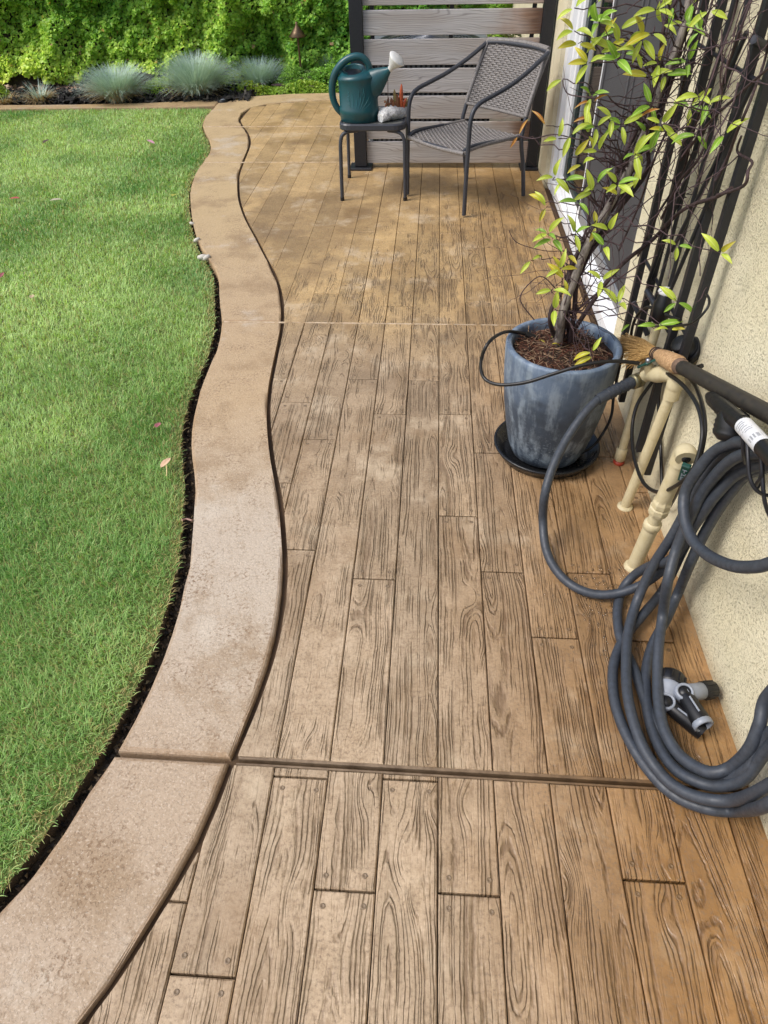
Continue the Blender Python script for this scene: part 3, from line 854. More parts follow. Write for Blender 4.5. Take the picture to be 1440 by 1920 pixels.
# ================================================================== IVY HEDGE
def make_hedge():
    rs = np.random.RandomState(21)
    hd = root('ivy_hedge', (-2.5, 9.2, -0.03), 'tall hedge wall covered in small bright green ivy leaves', 'hedge')
    def depth(x, z):
        return (vnoise(x + 20, z + 20, 1.6, 1) - 0.5) * 0.20 + (vnoise(x + 20, z + 20, 4.6, 2) - 0.5) * 0.30 + (vnoise(x + 20, z + 20, 9.0, 3) - 0.5) * 0.22
    def base(x, z):
        toe = np.clip(0.35 - z, 0, 0.35) * 0.55
        return np.interp(x, [-9, -4.9, -2.0, -1.0, 2], [8.72, 8.74, 8.95, 9.0, 9.0]) - toe
    # woody dark backing
    gx = np.linspace(-8, 2.2, 120); gz = np.linspace(-0.05, 2.1, 26)
    X, Z = np.meshgrid(gx, gz)
    Y = base(X, Z) + depth(X, Z) + 0.10
    V = np.stack([X.ravel(), Y.ravel(), Z.ravel()], 1)
    idx = np.arange(len(gx) * len(gz)).reshape(len(gz), len(gx))
    F = np.stack([idx[:-1, :-1].ravel(), idx[:-1, 1:].ravel(), idx[1:, 1:].ravel(), idx[1:, :-1].ravel()], 1)
    np_mesh('hedge_core', V, F, MAT['dirt'], hd, smooth=True)
    n = 80000
    x = rs.rand(n) * 8.2 - 6.6
    z = np.where(rs.rand(n) < 0.86, rs.rand(n) * 1.25, 1.25 + rs.rand(n) * 0.8) + 0.0
    y = base(x, z) + depth(x, z) + rs.rand(n) ** 1.9 * 0.09 - 0.03
    # the toe of the growth is ragged
    ragged = 0.03 + 0.12 * vnoise(x + 20, np.zeros(n), 5, 9) * np.interp(x, [-9, -3.1, -2.3, 2], [1.0, 0.9, 0.2, 0.1])
    kp = z > ragged
    x, y, z = x[kp], y[kp], z[kp]; n = len(x)
    s = 0.016 + 0.018 * rs.rand(n)
    nrm = np.stack([rs.randn(n) * 0.5 - 0.15, -0.6 + rs.randn(n) * 0.35, 0.8 + rs.randn(n) * 0.4], 1)
    nrm /= np.linalg.norm(nrm, axis=1)[:, None]
    r = rs.randn(n, 3); t = np.cross(nrm, r); t /= np.linalg.norm(t, axis=1)[:, None]
    b = np.cross(nrm, t)
    c = np.stack([x, y, z], 1)
    S = s[:, None]
    # folded, five-pointed outline in 4 tris: stem, left lobe, tip, right lobe, fold point
    v0 = c - t * S * 0.8; v1 = c + b * S * 0.75 - t * S * 0.1 + nrm * S * 0.22; v2 = c + t * S * 1.0
    v3 = c - b * S * 0.75 - t * S * 0.1 + nrm * S * 0.22; v4 = c + t * S * 0.05 - nrm * S * 0.10
    V = np.stack([v0, v1, v2, v3, v4], 1).reshape(-1, 3)
    k5 = (np.arange(n) * 5)[:, None]
    F = np.concatenate([k5 + np.array([[0, 4, 1]]), k5 + np.array([[1, 4, 2]]), k5 + np.array([[2, 4, 3]]), k5 + np.array([[3, 4, 0]])], 0)
    mixv = np.clip(vnoise(x + 20, z + 20, 1.1, 6) * 0.7 + 0.45 * rs.rand(n) + np.interp(x, [-5, -2.2, -1], [0.12, 0.0, -0.2]) - 0.08, 0, 1)[:, None]
    low = np.clip(0.35 - z, 0, 0.35)[:, None] * 1.0
    deep = np.array(lin('#6aa644')[:3]); mid = np.array(lin('#a6cc50')[:3]); lime = np.array(lin('#d8e662')[:3])
    tint = np.where(mixv < 0.5, deep + (mid - deep) * mixv * 2, mid + (lime - mid) * (mixv - 0.5) * 2)
    tint = tint * (1 - low) + lime * low
    tint *= (0.8 + 0.45 * rs.rand(n))[:, None]
    pick = rs.rand(n)
    tint[pick < 0.006] = np.array(lin('#b48a72')[:3]); tint[pick > 0.993] = np.array(lin('#d0b35a')[:3])
    o = np_mesh('ivy_leaves', V, F, MAT['ivy'], hd, np.repeat(tint, 5, 0))
    tag(o, kind='stuff')
make_hedge()

# low bright shrubs creeping over the bed in front of the hedge
def leafy_mound(name, cx, cy, rx, ry, hh, n, label, cat, cols, seed, group=None, size=0.014):
    rs = np.random.RandomState(seed)
    rt = root(name, (cx, cy, -0.03), label, cat, group)
    a = rs.rand(n) * 2 * np.pi; r = np.sqrt(rs.rand(n))
    x = cx + np.cos(a) * r * rx; y = cy + np.sin(a) * r * ry
    top = hh * (1 - r ** 2.2) * (0.65 + 0.7 * vnoise(x + 20, y + 20, 7, seed)) + 0.02
    z = -0.03 + top * (0.35 + 0.65 * rs.rand(n) ** 0.5)
    s = size * (0.7 + 0.7 * rs.rand(n))
    nrm = np.stack([rs.randn(n) * 0.6, -0.3 + rs.randn(n) * 0.5, 0.8 + rs.randn(n) * 0.4], 1)
    nrm /= np.linalg.norm(nrm, axis=1)[:, None]
    t = np.cross(nrm, rs.randn(n, 3)); t /= np.linalg.norm(t, axis=1)[:, None]; b = np.cross(nrm, t)
    c = np.stack([x, y, z], 1); S = s[:, None]
    V = np.stack([c - t * S, c + b * S * 0.45 + nrm * S * 0.15, c + t * S, c - b * S * 0.45 + nrm * S * 0.15], 1).reshape(-1, 3)
    q = (np.arange(n) * 4)[:, None]
    F = np.concatenate([q + np.array([[0, 1, 2]]), q + np.array([[0, 2, 3]])], 0)
    c1, c2 = (np.array(lin(h)[:3]) for h in cols)
    tt = np.clip(rs.rand(n) * 0.6 + vnoise(x + 20, y + 20, 4, seed + 1) * 0.5, 0, 1)[:, None]
    o = np_mesh('foliage', V, F, MAT['ivy'], rt, np.repeat(c1 + (c2 - c1) * tt, 4, 0)); tag(o, kind='stuff')
    bb = MB()
    for i in range(7):
        an = rs.rand() * 6.28; ex = Vector((cx + math.cos(an) * rx * 0.7, cy + math.sin(an) * ry * 0.7, hh * 0.6))
        bb.tube(cr([(cx, cy, -0.04), ((cx + ex.x) / 2, (cy + ex.y) / 2, hh * 0.5), ex], 3), 0.004, 5)
    bb.build('stem', MAT['twig'], rt)
    return rt
leafy_mound('groundcover_shrub', -1.05, 8.72, 0.55, 0.36, 0.22, 5200, 'low bright green shrub at the foot of the hedge beside the dark screen post', 'shrub', ('#4f8a2c', '#8fbf46'), 31)
leafy_mound('groundcover_shrub', -1.98, 8.42, 0.26, 0.17, 0.10, 1500, 'small yellow green creeping plant at the concrete edge in front of the half hidden fescue', 'shrub', ('#6f9c2c', '#bcc648'), 32)
leafy_mound('groundcover_shrub', -1.50, 8.60, 0.28, 0.22, 0.17, 1900, 'low green shrub right below the bronze path light', 'shrub', ('#4a8030', '#86b044'), 33)
leafy_mound('groundcover_shrub', -2.92, 8.42, 0.26, 0.3, 0.16, 1700, 'small lime ivy mound between the two largest blue fescue clumps', 'shrub', ('#6a9c2e', '#b8cc48'), 37)
leafy_mound('groundcover_shrub', -1.45, 8.42, 0.42, 0.15, 0.09, 2600, 'narrow strip of bright creeping plant along the back edge of the concrete', 'shrub', ('#6a9c2e', '#b2c648'), 35)
leafy_mound('groundcover_shrub', -2.12, 8.78, 0.40, 0.30, 0.18, 2600, 'yellow green ivy mound between the tallest fescue and the half sunken one', 'shrub', ('#5f9430', '#b8c844'), 36)
leafy_mound('groundcover_shrub', -4.75, 8.10, 0.30, 0.20, 0.30, 2200, 'lime green ivy growth spilling down at the left end of the bed', 'shrub', ('#6b9a2c', '#b4c440'), 34)

# ================================================================== FESCUE CLUMPS
def fescue(cx, cy, rad, hh, n, label, dry, seed, blue='#cfe0d6'):
    rs = np.random.RandomState(seed)
    rt = root('fescue_clump', (cx, cy, -0.03), label, 'ornamental grass', 'tufted grasses along the hedge')
    for part, cnt, d in (('blades', int(n * (1 - dry)), False), ('dry_blades', int(n * dry), True)):
        if cnt < 5: continue
        az = rs.rand(cnt) * 2 * np.pi
        lean = rs.rand(cnt) ** 0.75 * (1.45 if not d else 1.6); 
        if d: lean = 0.9 + rs.rand(cnt) * 0.7
        L = (hh * (1.0 + 0.25 * rs.rand(cnt))) * (1 + (rad / hh - 1) * np.sin(np.minimum(lean, 1.5))) * (0.72 if d else 1.0)
        r0 = rs.rand(cnt) * rad * 0.28
        p0 = np.stack([cx + np.cos(az) * r0, cy + np.sin(az) * r0, np.full(cnt, -0.04)], 1)
        w = 0.0050 + 0.003 * rs.rand(cnt)
        azj = az + rs.randn(cnt) * 0.25
        segs = 4; bend = 0.25 + 0.5 * rs.rand(cnt)
        ax = np.stack([np.cos(azj), np.sin(azj), np.zeros(cnt)], 1); sd = np.stack([-np.sin(azj), np.cos(azj), np.zeros(cnt)], 1)
        cur = p0.copy(); rows = []
        for i in range(segs + 1):
            ww = w * (1 - i / segs) * 0.5 + 0.0004
            rows += [cur - sd * ww[:, None], cur + sd * ww[:, None]]
            a = np.minimum(lean * 0.55 + bend * i / segs + lean * 0.45 * i / segs, 1.9)
            cur = cur + (ax * np.sin(a)[:, None] + np.array([0, 0, 1.0]) * np.cos(a)[:, None]) * (L / segs)[:, None]
            cur[:, 2] = np.maximum(cur[:, 2], -0.01)
        V = np.stack(rows, 1).reshape(-1, 3); m_ = 2 * (segs + 1)
        q = (np.arange(cnt) * m_)[:, None]
        F = np.concatenate([q + np.array([[2*i, 2*i+1, 2*i+3, 2*i+2]]) for i in range(segs)], 0)
        c1 = np.array(lin('#d6bf95' if d else blue)[:3]); c2 = np.array(lin('#a98d63' if d else '#a3bbab')[:3])
        tint = c1 + (c2 - c1) * rs.rand(cnt)[:, None]
        o = np_mesh(part, V, F, MAT['fescue'], rt, np.repeat(tint, m_, 0)); tag(o, kind='stuff')
fescue(-3.30, 8.05, 0.40, 0.26, 2600, 'rounded blue fescue clump with a tan skirt, directly left of the tallest clump', 0.30, 41)
fescue(-2.50, 8.22, 0.42, 0.36, 2800, 'tallest silvery blue fescue clump, beside the corner of the concrete', 0.10, 42)
fescue(-1.93, 8.66, 0.34, 0.24, 1300, 'blue fescue half sunk in the ivy, left of the bronze path light', 0.02, 43, '#c2d6d4')
fescue(-1.15, 9.02, 0.32, 0.26, 1100, 'pale blue fescue behind the low shrub by the dark post', 0.0, 44, '#c2d6d4')
fescue(-4.13, 8.03, 0.22, 0.20, 700, 'dry straw coloured grass tuft next to the dark mulch', 0.85, 45)
fescue(-4.50, 7.97, 0.22, 0.10, 420, 'flattened tan grass tuft at the left end of the bed', 0.95, 46)

# mulch and leaf litter
def chips(name, n, xr, yr, cols, size, label, seed):
    rs = np.random.RandomState(seed)
    x = xr[0] + rs.rand(n) * (xr[1] - xr[0]); y = yr[0] + rs.rand(n) * (yr[1] - yr[0])
    c = np.stack([x, y, -0.022 + rs.rand(n) * 0.05], 1)
    L = size * (0.5 + rs.rand(n)); W = L * 0.28
    az = rs.rand(n) * 6.28; tl = rs.randn(n) * 0.5
    a = np.stack([np.cos(az) * np.cos(tl), np.sin(az) * np.cos(tl), np.sin(tl)], 1) * L[:, None]
    b = np.stack([-np.sin(az), np.cos(az), rs.randn(n) * 0.4], 1) * W[:, None]
    u = np.array([[0, 0, 0.004]])
    V = np.stack([c - a - b, c + a - b, c + a + b, c - a + b, c - a * .9 - b * .6 + u, c + a * .9 - b * .6 + u, c + a * .9 + b * .6 + u, c - a * .9 + b * .6 + u], 1).reshape(-1, 3)
    q = (np.arange(n) * 8)[:, None]
    F = np.concatenate([q + np.array([f]) for f in ([4,5,6,7],[0,1,5,4],[1,2,6,5],[2,3,7,6],[3,0,4,7])], 0)
    cc = [np.array(lin(h)[:3]) for h in cols]
    pk = rs.randint(0, len(cc), n)
    o = np_mesh(name, V, F, MAT['chips'], None, np.repeat(np.array(cc)[pk], 8, 0))
    tag(o, label, 'mulch', kind='stuff')
chips('bark_mulch', 4200, (-4.9, -1.9), (7.93, 8.75), ('#23211f', '#2d2a28', '#3b3632', '#191817', '#55504a'), 0.035, 'dark shredded bark mulch lying between the grass clumps', 51)
chips('leaf_litter', 900, (-4.75, -3.65), (8.42, 8.85), ('#8a6f5a', '#a98c70', '#6b5444', '#b8a088'), 0.035, 'dry brown leaf litter at the foot of the hedge on the left', 52)

# ================================================================== HOUSE SIDE
house = root('house', (WALL_X, 3.0, 0), 'cream stucco house side with a white framed sliding door', 'house')
b = MB()
b.box((WALL_X, -1.5, -0.08), (WALL_X + 0.15, 2.75, 2.55))
b.box((WALL_X, 5.27, -0.08), (WALL_X + 0.15, 10.5, 2.55))
b.box((WALL_X, 2.75, 2.10), (WALL_X + 0.15, 5.27, 2.55))
b.box((WALL_X + 0.15, -1.5, -0.08), (WALL_X + 0.30, 10.5, 2.55))
b.build('wall', MAT['stucco'], house)
# sliding door: frame, sill, fixed glass, stile, screen panel
door_c = MB()
X0 = 0.822
for lo, hi in (((X0, 5.165, 0.0), (0.944, 5.268, 2.098)), ((X0 + 0.028, 5.10, 0.07), (0.942, 5.163, 2.096)), ((X0 + 0.045, 5.045, 0.10), (0.94, 5.098, 2.094))):
    door_c.box(lo, hi, ch=0.004)
frame = door_c.build('sliding_door', MAT['vinyl'], house)
b = MB()
b.box((X0 + 0.008, 2.752, -0.006), (0.943, 5.163, 0.068), ch=0.006)
b.box((X0 + 0.036, 2.754, 0.070), (0.941, 5.098, 0.098), ch=0.004)
b.box((X0 + 0.062, 2.756, 0.100), (0.939, 5.043, 0.128), ch=0.003)
b.build('door_sill', MAT['vinyl'], frame)
MB().box((0.868, 4.23, 0.132), (0.905, 4.275, 2.09), ch=0.004).build('stile', MAT['vinyl'], frame)
b = MB()
b.box((0.885, 4.955, 0.132), (0.915, 5.043, 2.09)); b.box((0.885, 4.277, 0.132), (0.915, 4.953, 0.165))
b.build('gasket', MAT['gasket'], frame)
MB().box((0.899, 4.278, 0.166), (0.911, 4.954, 2.09)).build('pane', MAT['glass'], frame)
b = MB()
b.box((0.872, 2.757, 0.165), (0.878, 4.228, 2.09))
b.build('insect_screen', MAT['screen'], frame)
b = MB()
b.box((0.863, 4.18, 0.135), (0.884, 4.226, 2.09), ch=0.003)
b.box((0.865, 3.64, 0.20), (0.882, 3.665, 2.09), ch=0.002)
b.box((0.865, 3.55, 0.20), (0.882, 3.565, 2.09), ch=0.002)
b.build('screen_stile', MAT['screen_frame'], frame)
b = MB(); b.box((0.862, 2.757, 0.132), (0.886, 4.178, 0.20), ch=0.003)
b.build('screen_rail', MAT['vinyl_grey'], frame)

# ================================================================== PRIVACY SCREEN
FY = 5.66
fence = root('privacy_screen', (0.1, FY + 0.04, 0), 'privacy screen of weathered grey cedar boards between two black posts', 'fence')
for x0, x1 in ((-0.592, -0.502), (0.706, 0.782)):
    b = MB(); b.box((x0, FY - 0.012, 0.018), (x1, FY + 0.078, 2.0), ch=0.004)
    post = b.build('post', MAT['black_metal'], fence)
    b = MB(); xa = (x0 + x1) / 2
    b.box((xa - 0.085, FY - 0.055, -0.001), (xa + 0.085 if xa < 0 else WALL_X - 0.002, FY + 0.115, 0.016), ch=0.004)
    b.build('base_plate', MAT['black_metal'], post)
zs = [(0.036, 0.184), (0.202, 0.316), (0.335, 0.482), (0.502, 0.651), (0.671, 0.823), (0.845, 0.987), (1.012, 1.160), (1.180, 1.328), (1.348, 1.496), (1.516, 1.664), (1.684, 1.832), (1.852, 1.99)]
for z0, z1 in zs:
    dx = random.uniform(-.002, .002)
    MB().box((-0.500, FY + 0.018 + dx, z0), (0.704, FY + 0.042 + dx, z1), ch=0.003).build('board', MAT['cedar'], fence)
# slim black backing rails hold the boards
b = MB()
for x in (-0.44, 0.10, 0.65): b.box((x - 0.014, FY + 0.046, 0.03), (x + 0.014, FY + 0.070, 1.98))
b.build('backing_rail', MAT['black_metal'], fence)

# air conditioner behind the screen
ac = root('air_conditioner', (-0.05, 6.55, -0.012), 'grey air conditioner with wire fan grille seen through the screen gaps', 'air conditioner')
b = MB(); b.box((-0.52, 6.10, -0.012), (0.42, 7.00, 0.70), ch=0.02); cab = b.build('cabinet', MAT['ac_metal'], ac)
b = MB()
for i in range(24): b.box((-0.46 + i * 0.038, 6.092, 0.08), (-0.44 + i * 0.038, 6.099, 0.64))
b.build('louvre', MAT['black_metal'], cab)
MB().lathe([(0.40, 0.702), (0.0005, 0.703)], (-0.05, 6.55, 0), n=32).build('fan_opening', MAT['black_rubber'], ac)
b = MB()
for i in range(15):
    r = 0.05 + i * 0.026
    b.tube([(-0.05 + math.cos(a * math.pi / 18) * r, 6.55 + math.sin(a * math.pi / 18) * r, 0.735 - 0.05 * (r / 0.42) ** 2) for a in range(36)], 0.0028, 5, closed=True)
for i in range(8):
    a = i * math.pi / 4
    b.tube([(-0.05 + math.cos(a) * r, 6.55 + math.sin(a) * r, 0.731 - 0.05 * (r / 0.42) ** 2) for r in (0.04, 0.15, 0.3, 0.42)], 0.0028, 5)
b.build('fan_grille', MAT['steel'], ac)
leafy_mound('dry_plant', 0.35, 7.9, 0.8, 0.5, 0.7, 5200, 'dull dark green shrub in the yard behind the privacy screen', 'shrub', ('#3c4a24', '#6a6a3a'), 61, size=0.03)

# ================================================================== PATH LIGHT
pl = root('path_light', (-1.56, 9.02, -0.03), 'bronze path light with a conical hat on a thin stake before the hedge', 'path light')
lx, ly = P(562, 100, Y=8.72).x, 8.72
ztop = P(558, 47, Y=ly).z
MB().tube([(lx, ly, -0.04), (lx - 0.008, ly, ztop - 0.02)], 0.011, 8).build('stake', MAT['bronze'], pl)
MB().lathe([(0.003, 0.030), (0.012, 0.028), (0.014, 0.0), (0.05, -0.045), (0.092, -0.098), (0.090, -0.102), (0.045, -0.055), (0.012, -0.02)], (lx - 0.008, ly, ztop), n=22).build('hat', MAT['bronze'], pl)

gl = root('ground_light', tuple(P(418, 191, Z=0.0)), 'tiny dark puck light lying where the thin strip meets the border', 'ground light')
c = P(418, 191, Z=0.0)
MB().lathe([(0.052, 0.0), (0.052, 0.016), (0.044, 0.024), (0.030, 0.024), (0.028, 0.018), (0.0005, 0.017)], c, n=18).build('housing', MAT['black_rubber'], gl)
MB().lathe([(0.027, 0.0185), (0.015, 0.024), (0.0005, 0.026)], c, n=14).build('lens', MAT['grey_plastic'], gl)

# ================================================================== SIDE TABLE
sx, sy = -0.398, 5.19
st = root('side_table', (sx, sy, 0), 'small square black metal side table with rounded corners under the watering can', 'side table')
def rrect(cx, cy, hx, hy, r, z, n=5):
    out = []
    for (qx, qy, a0) in ((1, 1, 0), (-1, 1, 90), (-1, -1, 180), (1, -1, 270)):
        for i in range(n + 1):
            a = math.radians(a0 + 90 * i / n)
            out.append((cx + qx * (hx - r) + math.cos(a) * r, cy + qy * (hy - r) + math.sin(a) * r, z))
    return out
def loft(b, rings, mi=0, smooth=False, cap0=True, cap1=True):
    n = len(rings[0]); vs = [v for r in rings for v in r]; fs = []
    for i in range(len(rings) - 1):
        for j in range(n): fs.append((i*n + j, i*n + (j+1) % n, (i+1)*n + (j+1) % n, (i+1)*n + j))
    b.raw(vs, fs, mi, smooth)
    if cap0: b.raw(rings[0], [tuple(range(n - 1, -1, -1))], mi)
    if cap1: b.raw(rings[-1], [tuple(range(n))], mi)
b = MB()
loft(b, [rrect(sx, sy, 0.212, 0.250, 0.07, 0.430), rrect(sx, sy, 0.217, 0.255, 0.075, 0.436), rrect(sx, sy, 0.217, 0.255, 0.075, 0.462), rrect(sx, sy, 0.211, 0.249, 0.07, 0.470), rrect(sx, sy, 0.200, 0.238, 0.06, 0.470), rrect(sx, sy, 0.197, 0.235, 0.06, 0.4665)], 0, False)
b.build('tabletop', [MAT['chair_metal']], st)
b = MB(); loft(b, [rrect(sx, sy, 0.196, 0.234, 0.06, 0.4668), rrect(sx, sy, 0.194, 0.232, 0.06, 0.4676)])
b.build('top_panel', MAT['stool_top'], st)
for qx, qy in ((-1, -1), (1, -1), (-1, 1), (1, 1)):
    fx, fy = sx + qx * 0.213, sy + qy * 0.245
    path_ = cr([(sx + qx * 0.10, sy + qy * 0.20, 0.423), (sx + qx * 0.175, sy + qy * 0.228, 0.417), (fx - qx * 0.006, fy - qy * 0.008, 0.375), (fx, fy, 0.25), (fx + qx * 0.004, fy + qy * 0.004, 0.008)], 5)
    lg = MB().tube(path_, 0.0125, 8).build('leg', MAT['chair_metal'], st)
    MB().tube([(fx + qx * 0.004, fy + qy * 0.004, 0.022), (fx + qx * 0.004, fy + qy * 0.004, 0.0)], 0.0142, 8).build('foot_cap', MAT['black_rubber'], lg)

# ================================================================== WATERING CAN
wx, wy, wz = -0.487, 5.06, 0.4685
can = root('watering_can', (wx, wy, wz), 'dark teal plastic watering can with white rose standing on the side table', 'watering can')
def ell(cx, cy, rx, ry, z, n=28, tilt=0.0, ty=0.0):
    out = []
    for j in range(n):
        a = 2 * math.pi * j / n
        x = math.cos(a) * rx; y = math.sin(a) * ry
        out.append((cx + x, cy + y, z + x * tilt + y * ty))
    return out
b = MB()
loft(b, [ell(wx, wy, 0.116, 0.100, wz), ell(wx, wy, 0.124, 0.108, wz + 0.006), ell(wx, wy, 0.126, 0.110, wz + 0.04), ell(wx, wy, 0.1295, 0.113, wz + 0.046), ell(wx, wy, 0.1295, 0.113, wz + 0.075), ell(wx, wy, 0.1255, 0.110, wz + 0.080), ell(wx - 0.003, wy, 0.124, 0.109, wz + 0.20), ell(wx - 0.006, wy, 0.123, 0.106, wz + 0.232, tilt=0.05), ell(wx - 0.006, wy, 0.128, 0.110, wz + 0.240, tilt=0.05), ell(wx - 0.006, wy, 0.124, 0.106, wz + 0.250, tilt=0.06), ell(wx - 0.012, wy, 0.102, 0.088, wz + 0.270, tilt=0.08), ell(wx - 0.030, wy, 0.076, 0.072, wz + 0.282, tilt=0.06, ty=0.30), ell(wx - 0.031, wy, 0.071, 0.067, wz + 0.285, tilt=0.06, ty=0.30), ell(wx - 0.031, wy, 0.067, 0.063, wz + 0.279, tilt=0.06, ty=0.30), ell(wx - 0.031, wy, 0.062, 0.055, wz + 0.09)], 0, True, True, True)
body = b.build('body', MAT['can_green'], can)
MB().lathe([(0.060, 0.0), (0.0005, 0.001)], (wx - 0.031, wy, wz + 0.262), (0, -0.28, 1), n=20).build('mouth_shade', MAT['black_rubber'], body)  # black disc across the mouth, painted shade for the unlit hollow
# broad spout growing out of the side and narrowing to the tip
b = MB()
def sp(t):
    c0 = Vector((wx + 0.030, wy - 0.004, wz + 0.190)); c1 = Vector((wx + 0.205, wy - 0.055, wz + 0.292))
    return c0.lerp(c1, t)
rings = []
for t, rh, rw in ((0, 0.072, 0.070), (0.22, 0.080, 0.060), (0.45, 0.074, 0.046), (0.65, 0.055, 0.034), (0.82, 0.036, 0.025), (0.94, 0.021, 0.019), (1.0, 0.016, 0.016)):
    c = sp(t); d = (sp(1) - sp(0)).normalized(); up = Vector((-0.55, 0.12, 0.75)).normalized(); up = (up - d * up.dot(d)).normalized(); sd = d.cross(up)
    shift = up * (-(1 - t) * 0.025)
    rings.append([tuple(c + shift + up * math.sin(2*math.pi*j/18) * rh + sd * math.cos(2*math.pi*j/18) * rw) for j in range(18)])
loft(b, rings, 0, True)
b.build('spout', MAT['can_green'], can)
b = MB()
tip = sp(1.0); ra = Vector((0.50, -0.20, 0.62)).normalized()
b.lathe([(0.015, -0.01), (0.017, 0.012), (0.027, 0.028), (0.052, 0.070), (0.056, 0.076), (0.054, 0.080), (0.030, 0.088), (0.0005, 0.090)], tip, ra, n=22)
b.build('rose', MAT['white_plastic'], can)
b = MB()
hp = [(wx + 0.078, wy - 0.004, wz + 0.262), (wx + 0.066, wy - 0.006, wz + 0.315), (wx + 0.025, wy - 0.008, wz + 0.350), (wx - 0.035, wy - 0.008, wz + 0.348), (wx - 0.095, wy - 0.008, wz + 0.318), (wx - 0.145, wy - 0.008, wz + 0.262), (wx - 0.168, wy - 0.008, wz + 0.19), (wx - 0.165, wy - 0.006, wz + 0.12), (wx - 0.142, wy - 0.004, wz + 0.068), (wx - 0.112, wy, wz + 0.036)]
hpp = cr(hp, 5); rr = [0.019 + 0.004 * math.sin(math.pi * i / (len(hpp) - 1)) for i in range(len(hpp))]
b.tube(hpp, rr, 12)
b.tube(cr([(wx - 0.128, wy - 0.006, wz + 0.296), (wx - 0.10, wy, wz + 0.262), (wx - 0.07, wy, wz + 0.245)], 3), 0.02, 10)
b.build('handle', MAT['can_green'], can)
# embossed reeds on the side facing the path
b = MB()
def on_body(u, v):
    a = math.radians(-90 + u); return Vector((wx + math.cos(a) * 0.1245, wy + math.sin(a) * 0.1095, wz + v))
rl = random.Random(4)
for (u0, v0, u1, v1) in ((-22, .09, -30, .19), (-14, .09, -14, .17), (-6, .085, -2, .15), (2, .085, 12, .18), (8, .085, 24, .19), (14, .088, 36, .15), (20, .085, 44, .125), (-24, .12, -34, .145), (-20, .10, -36, .12), (4, .15, 2, .20), (16, .16, 18, .205), (-30, .17, -24, .185), (-32, .15, -22, .165)):
    b.tube([on_body(u0 + (u1 - u0) * t + 3 * math.sin(t * 3), v0 + (v1 - v0) * t) for t in (0, .25, .5, .75, 1)], [0.001, 0.0018, 0.0022, 0.0018, 0.0006], 5)
b.build('relief', MAT['can_relief'], body)

# ================================================================== STONE PLANTER
pr = root('stone_planter', (-0.28, 5.06, 0.468), 'white pitted stone trough of small orange succulents beside the watering can', 'planter')
rs = np.random.RandomState(8)
axis0, axis1 = Vector((-0.345, 4.985, 0.495)), Vector((-0.175, 5.20, 0.515))
rings = []
nseg = 15
for i in range(nseg):
    t = i / (nseg - 1)
    c = axis0.lerp(axis1, t); c.z += 0.014 * math.sin(t * 7)
    prof = math.sin(math.pi * min(max(t * 0.92 + 0.05, 0), 1)) ** 0.45
    sd = Vector((0.79, -0.61, 0)); ring = []
    for j in range(16):
        a = 2 * math.pi * j / 16
        nz = 1 + 0.28 * (float(vnoise(np.array([t * 6 + 3 + math.cos(a)]), np.array([math.sin(a) + 4]), 2.3, 12)[0]) - 0.5) * 2
        w_, h_ = 0.058 * prof * nz, 0.040 * prof * nz + 0.006
        q = c + sd * math.cos(a) * w_ + Vector((0, 0, 1)) * math.sin(a) * h_
        q.z = max(q.z, 0.4682)
        ring.append(tuple(q))
    rings.append(ring)
b = MB(); loft(b, rings, 0, True); b.build('trough', MAT['stone_white'], pr)
def spike(name, mat, base, h, r, lean, n=7):
    base = Vector(base)
    pts = [base + Vector((lean[0] * t * t, lean[1] * t * t, h * t)) for t in (0, .25, .5, .75, .92, 1)]
    return MB().tube(pts, [r * q for q in (0.7, 1, 1.05, 0.8, 0.45, 0.08)], n).build(name, mat, pr)
spike('succulent', MAT['succ_red'], (-0.217, 5.10, 0.53), 0.135, 0.013, (0.004, 0))
spike('succulent', MAT['succ_red'], (-0.200, 5.11, 0.53), 0.055, 0.011, (0.02, 0))
spike('succulent', MAT['succ_brown'], (-0.243, 5.09, 0.525), 0.085, 0.018, (0.0, 0))
spike('succulent', MAT['succ_brown'], (-0.268, 5.06, 0.525), 0.07, 0.013, (-0.012, 0))
spike('succulent', MAT['succ_green'], (-0.255, 5.08, 0.535), 0.105, 0.011, (-0.004, 0))
spike('succulent', MAT['succ_green'], (-0.290, 5.04, 0.52), 0.055, 0.012, (-0.02, 0))
spike('succulent', MAT['succ_brown'], (-0.305, 5.05, 0.52), 0.08, 0.010, (0.01, 0))
spike('succulent', MAT['succ_green'], (-0.185, 5.13, 0.53), 0.045, 0.010, (0.015, 0))
b = MB()
for i in range(26):
    a = rs.rand() * 6.28; t = rs.rand()
    c = Vector((-0.315 + t * 0.12, 5.02 + t * 0.10, 0.535 + rs.rand() * 0.045))
    b.lathe([(0.0005, -0.007), (0.006, -0.004), (0.008, 0.001), (0.005, 0.006), (0.0005, 0.009)], c, (rs.randn(), rs.randn(), 1.5), n=6)
b.build('rosettes', MAT['succ_brown'], pr)
b = MB(); b.tube(cr([(-0.297, 5.03, 0.53), (-0.297, 5.03, 0.62), (-0.296, 5.03, 0.74)], 3), 0.0022, 5); b.build('dry_stalk', MAT['twig'], pr)

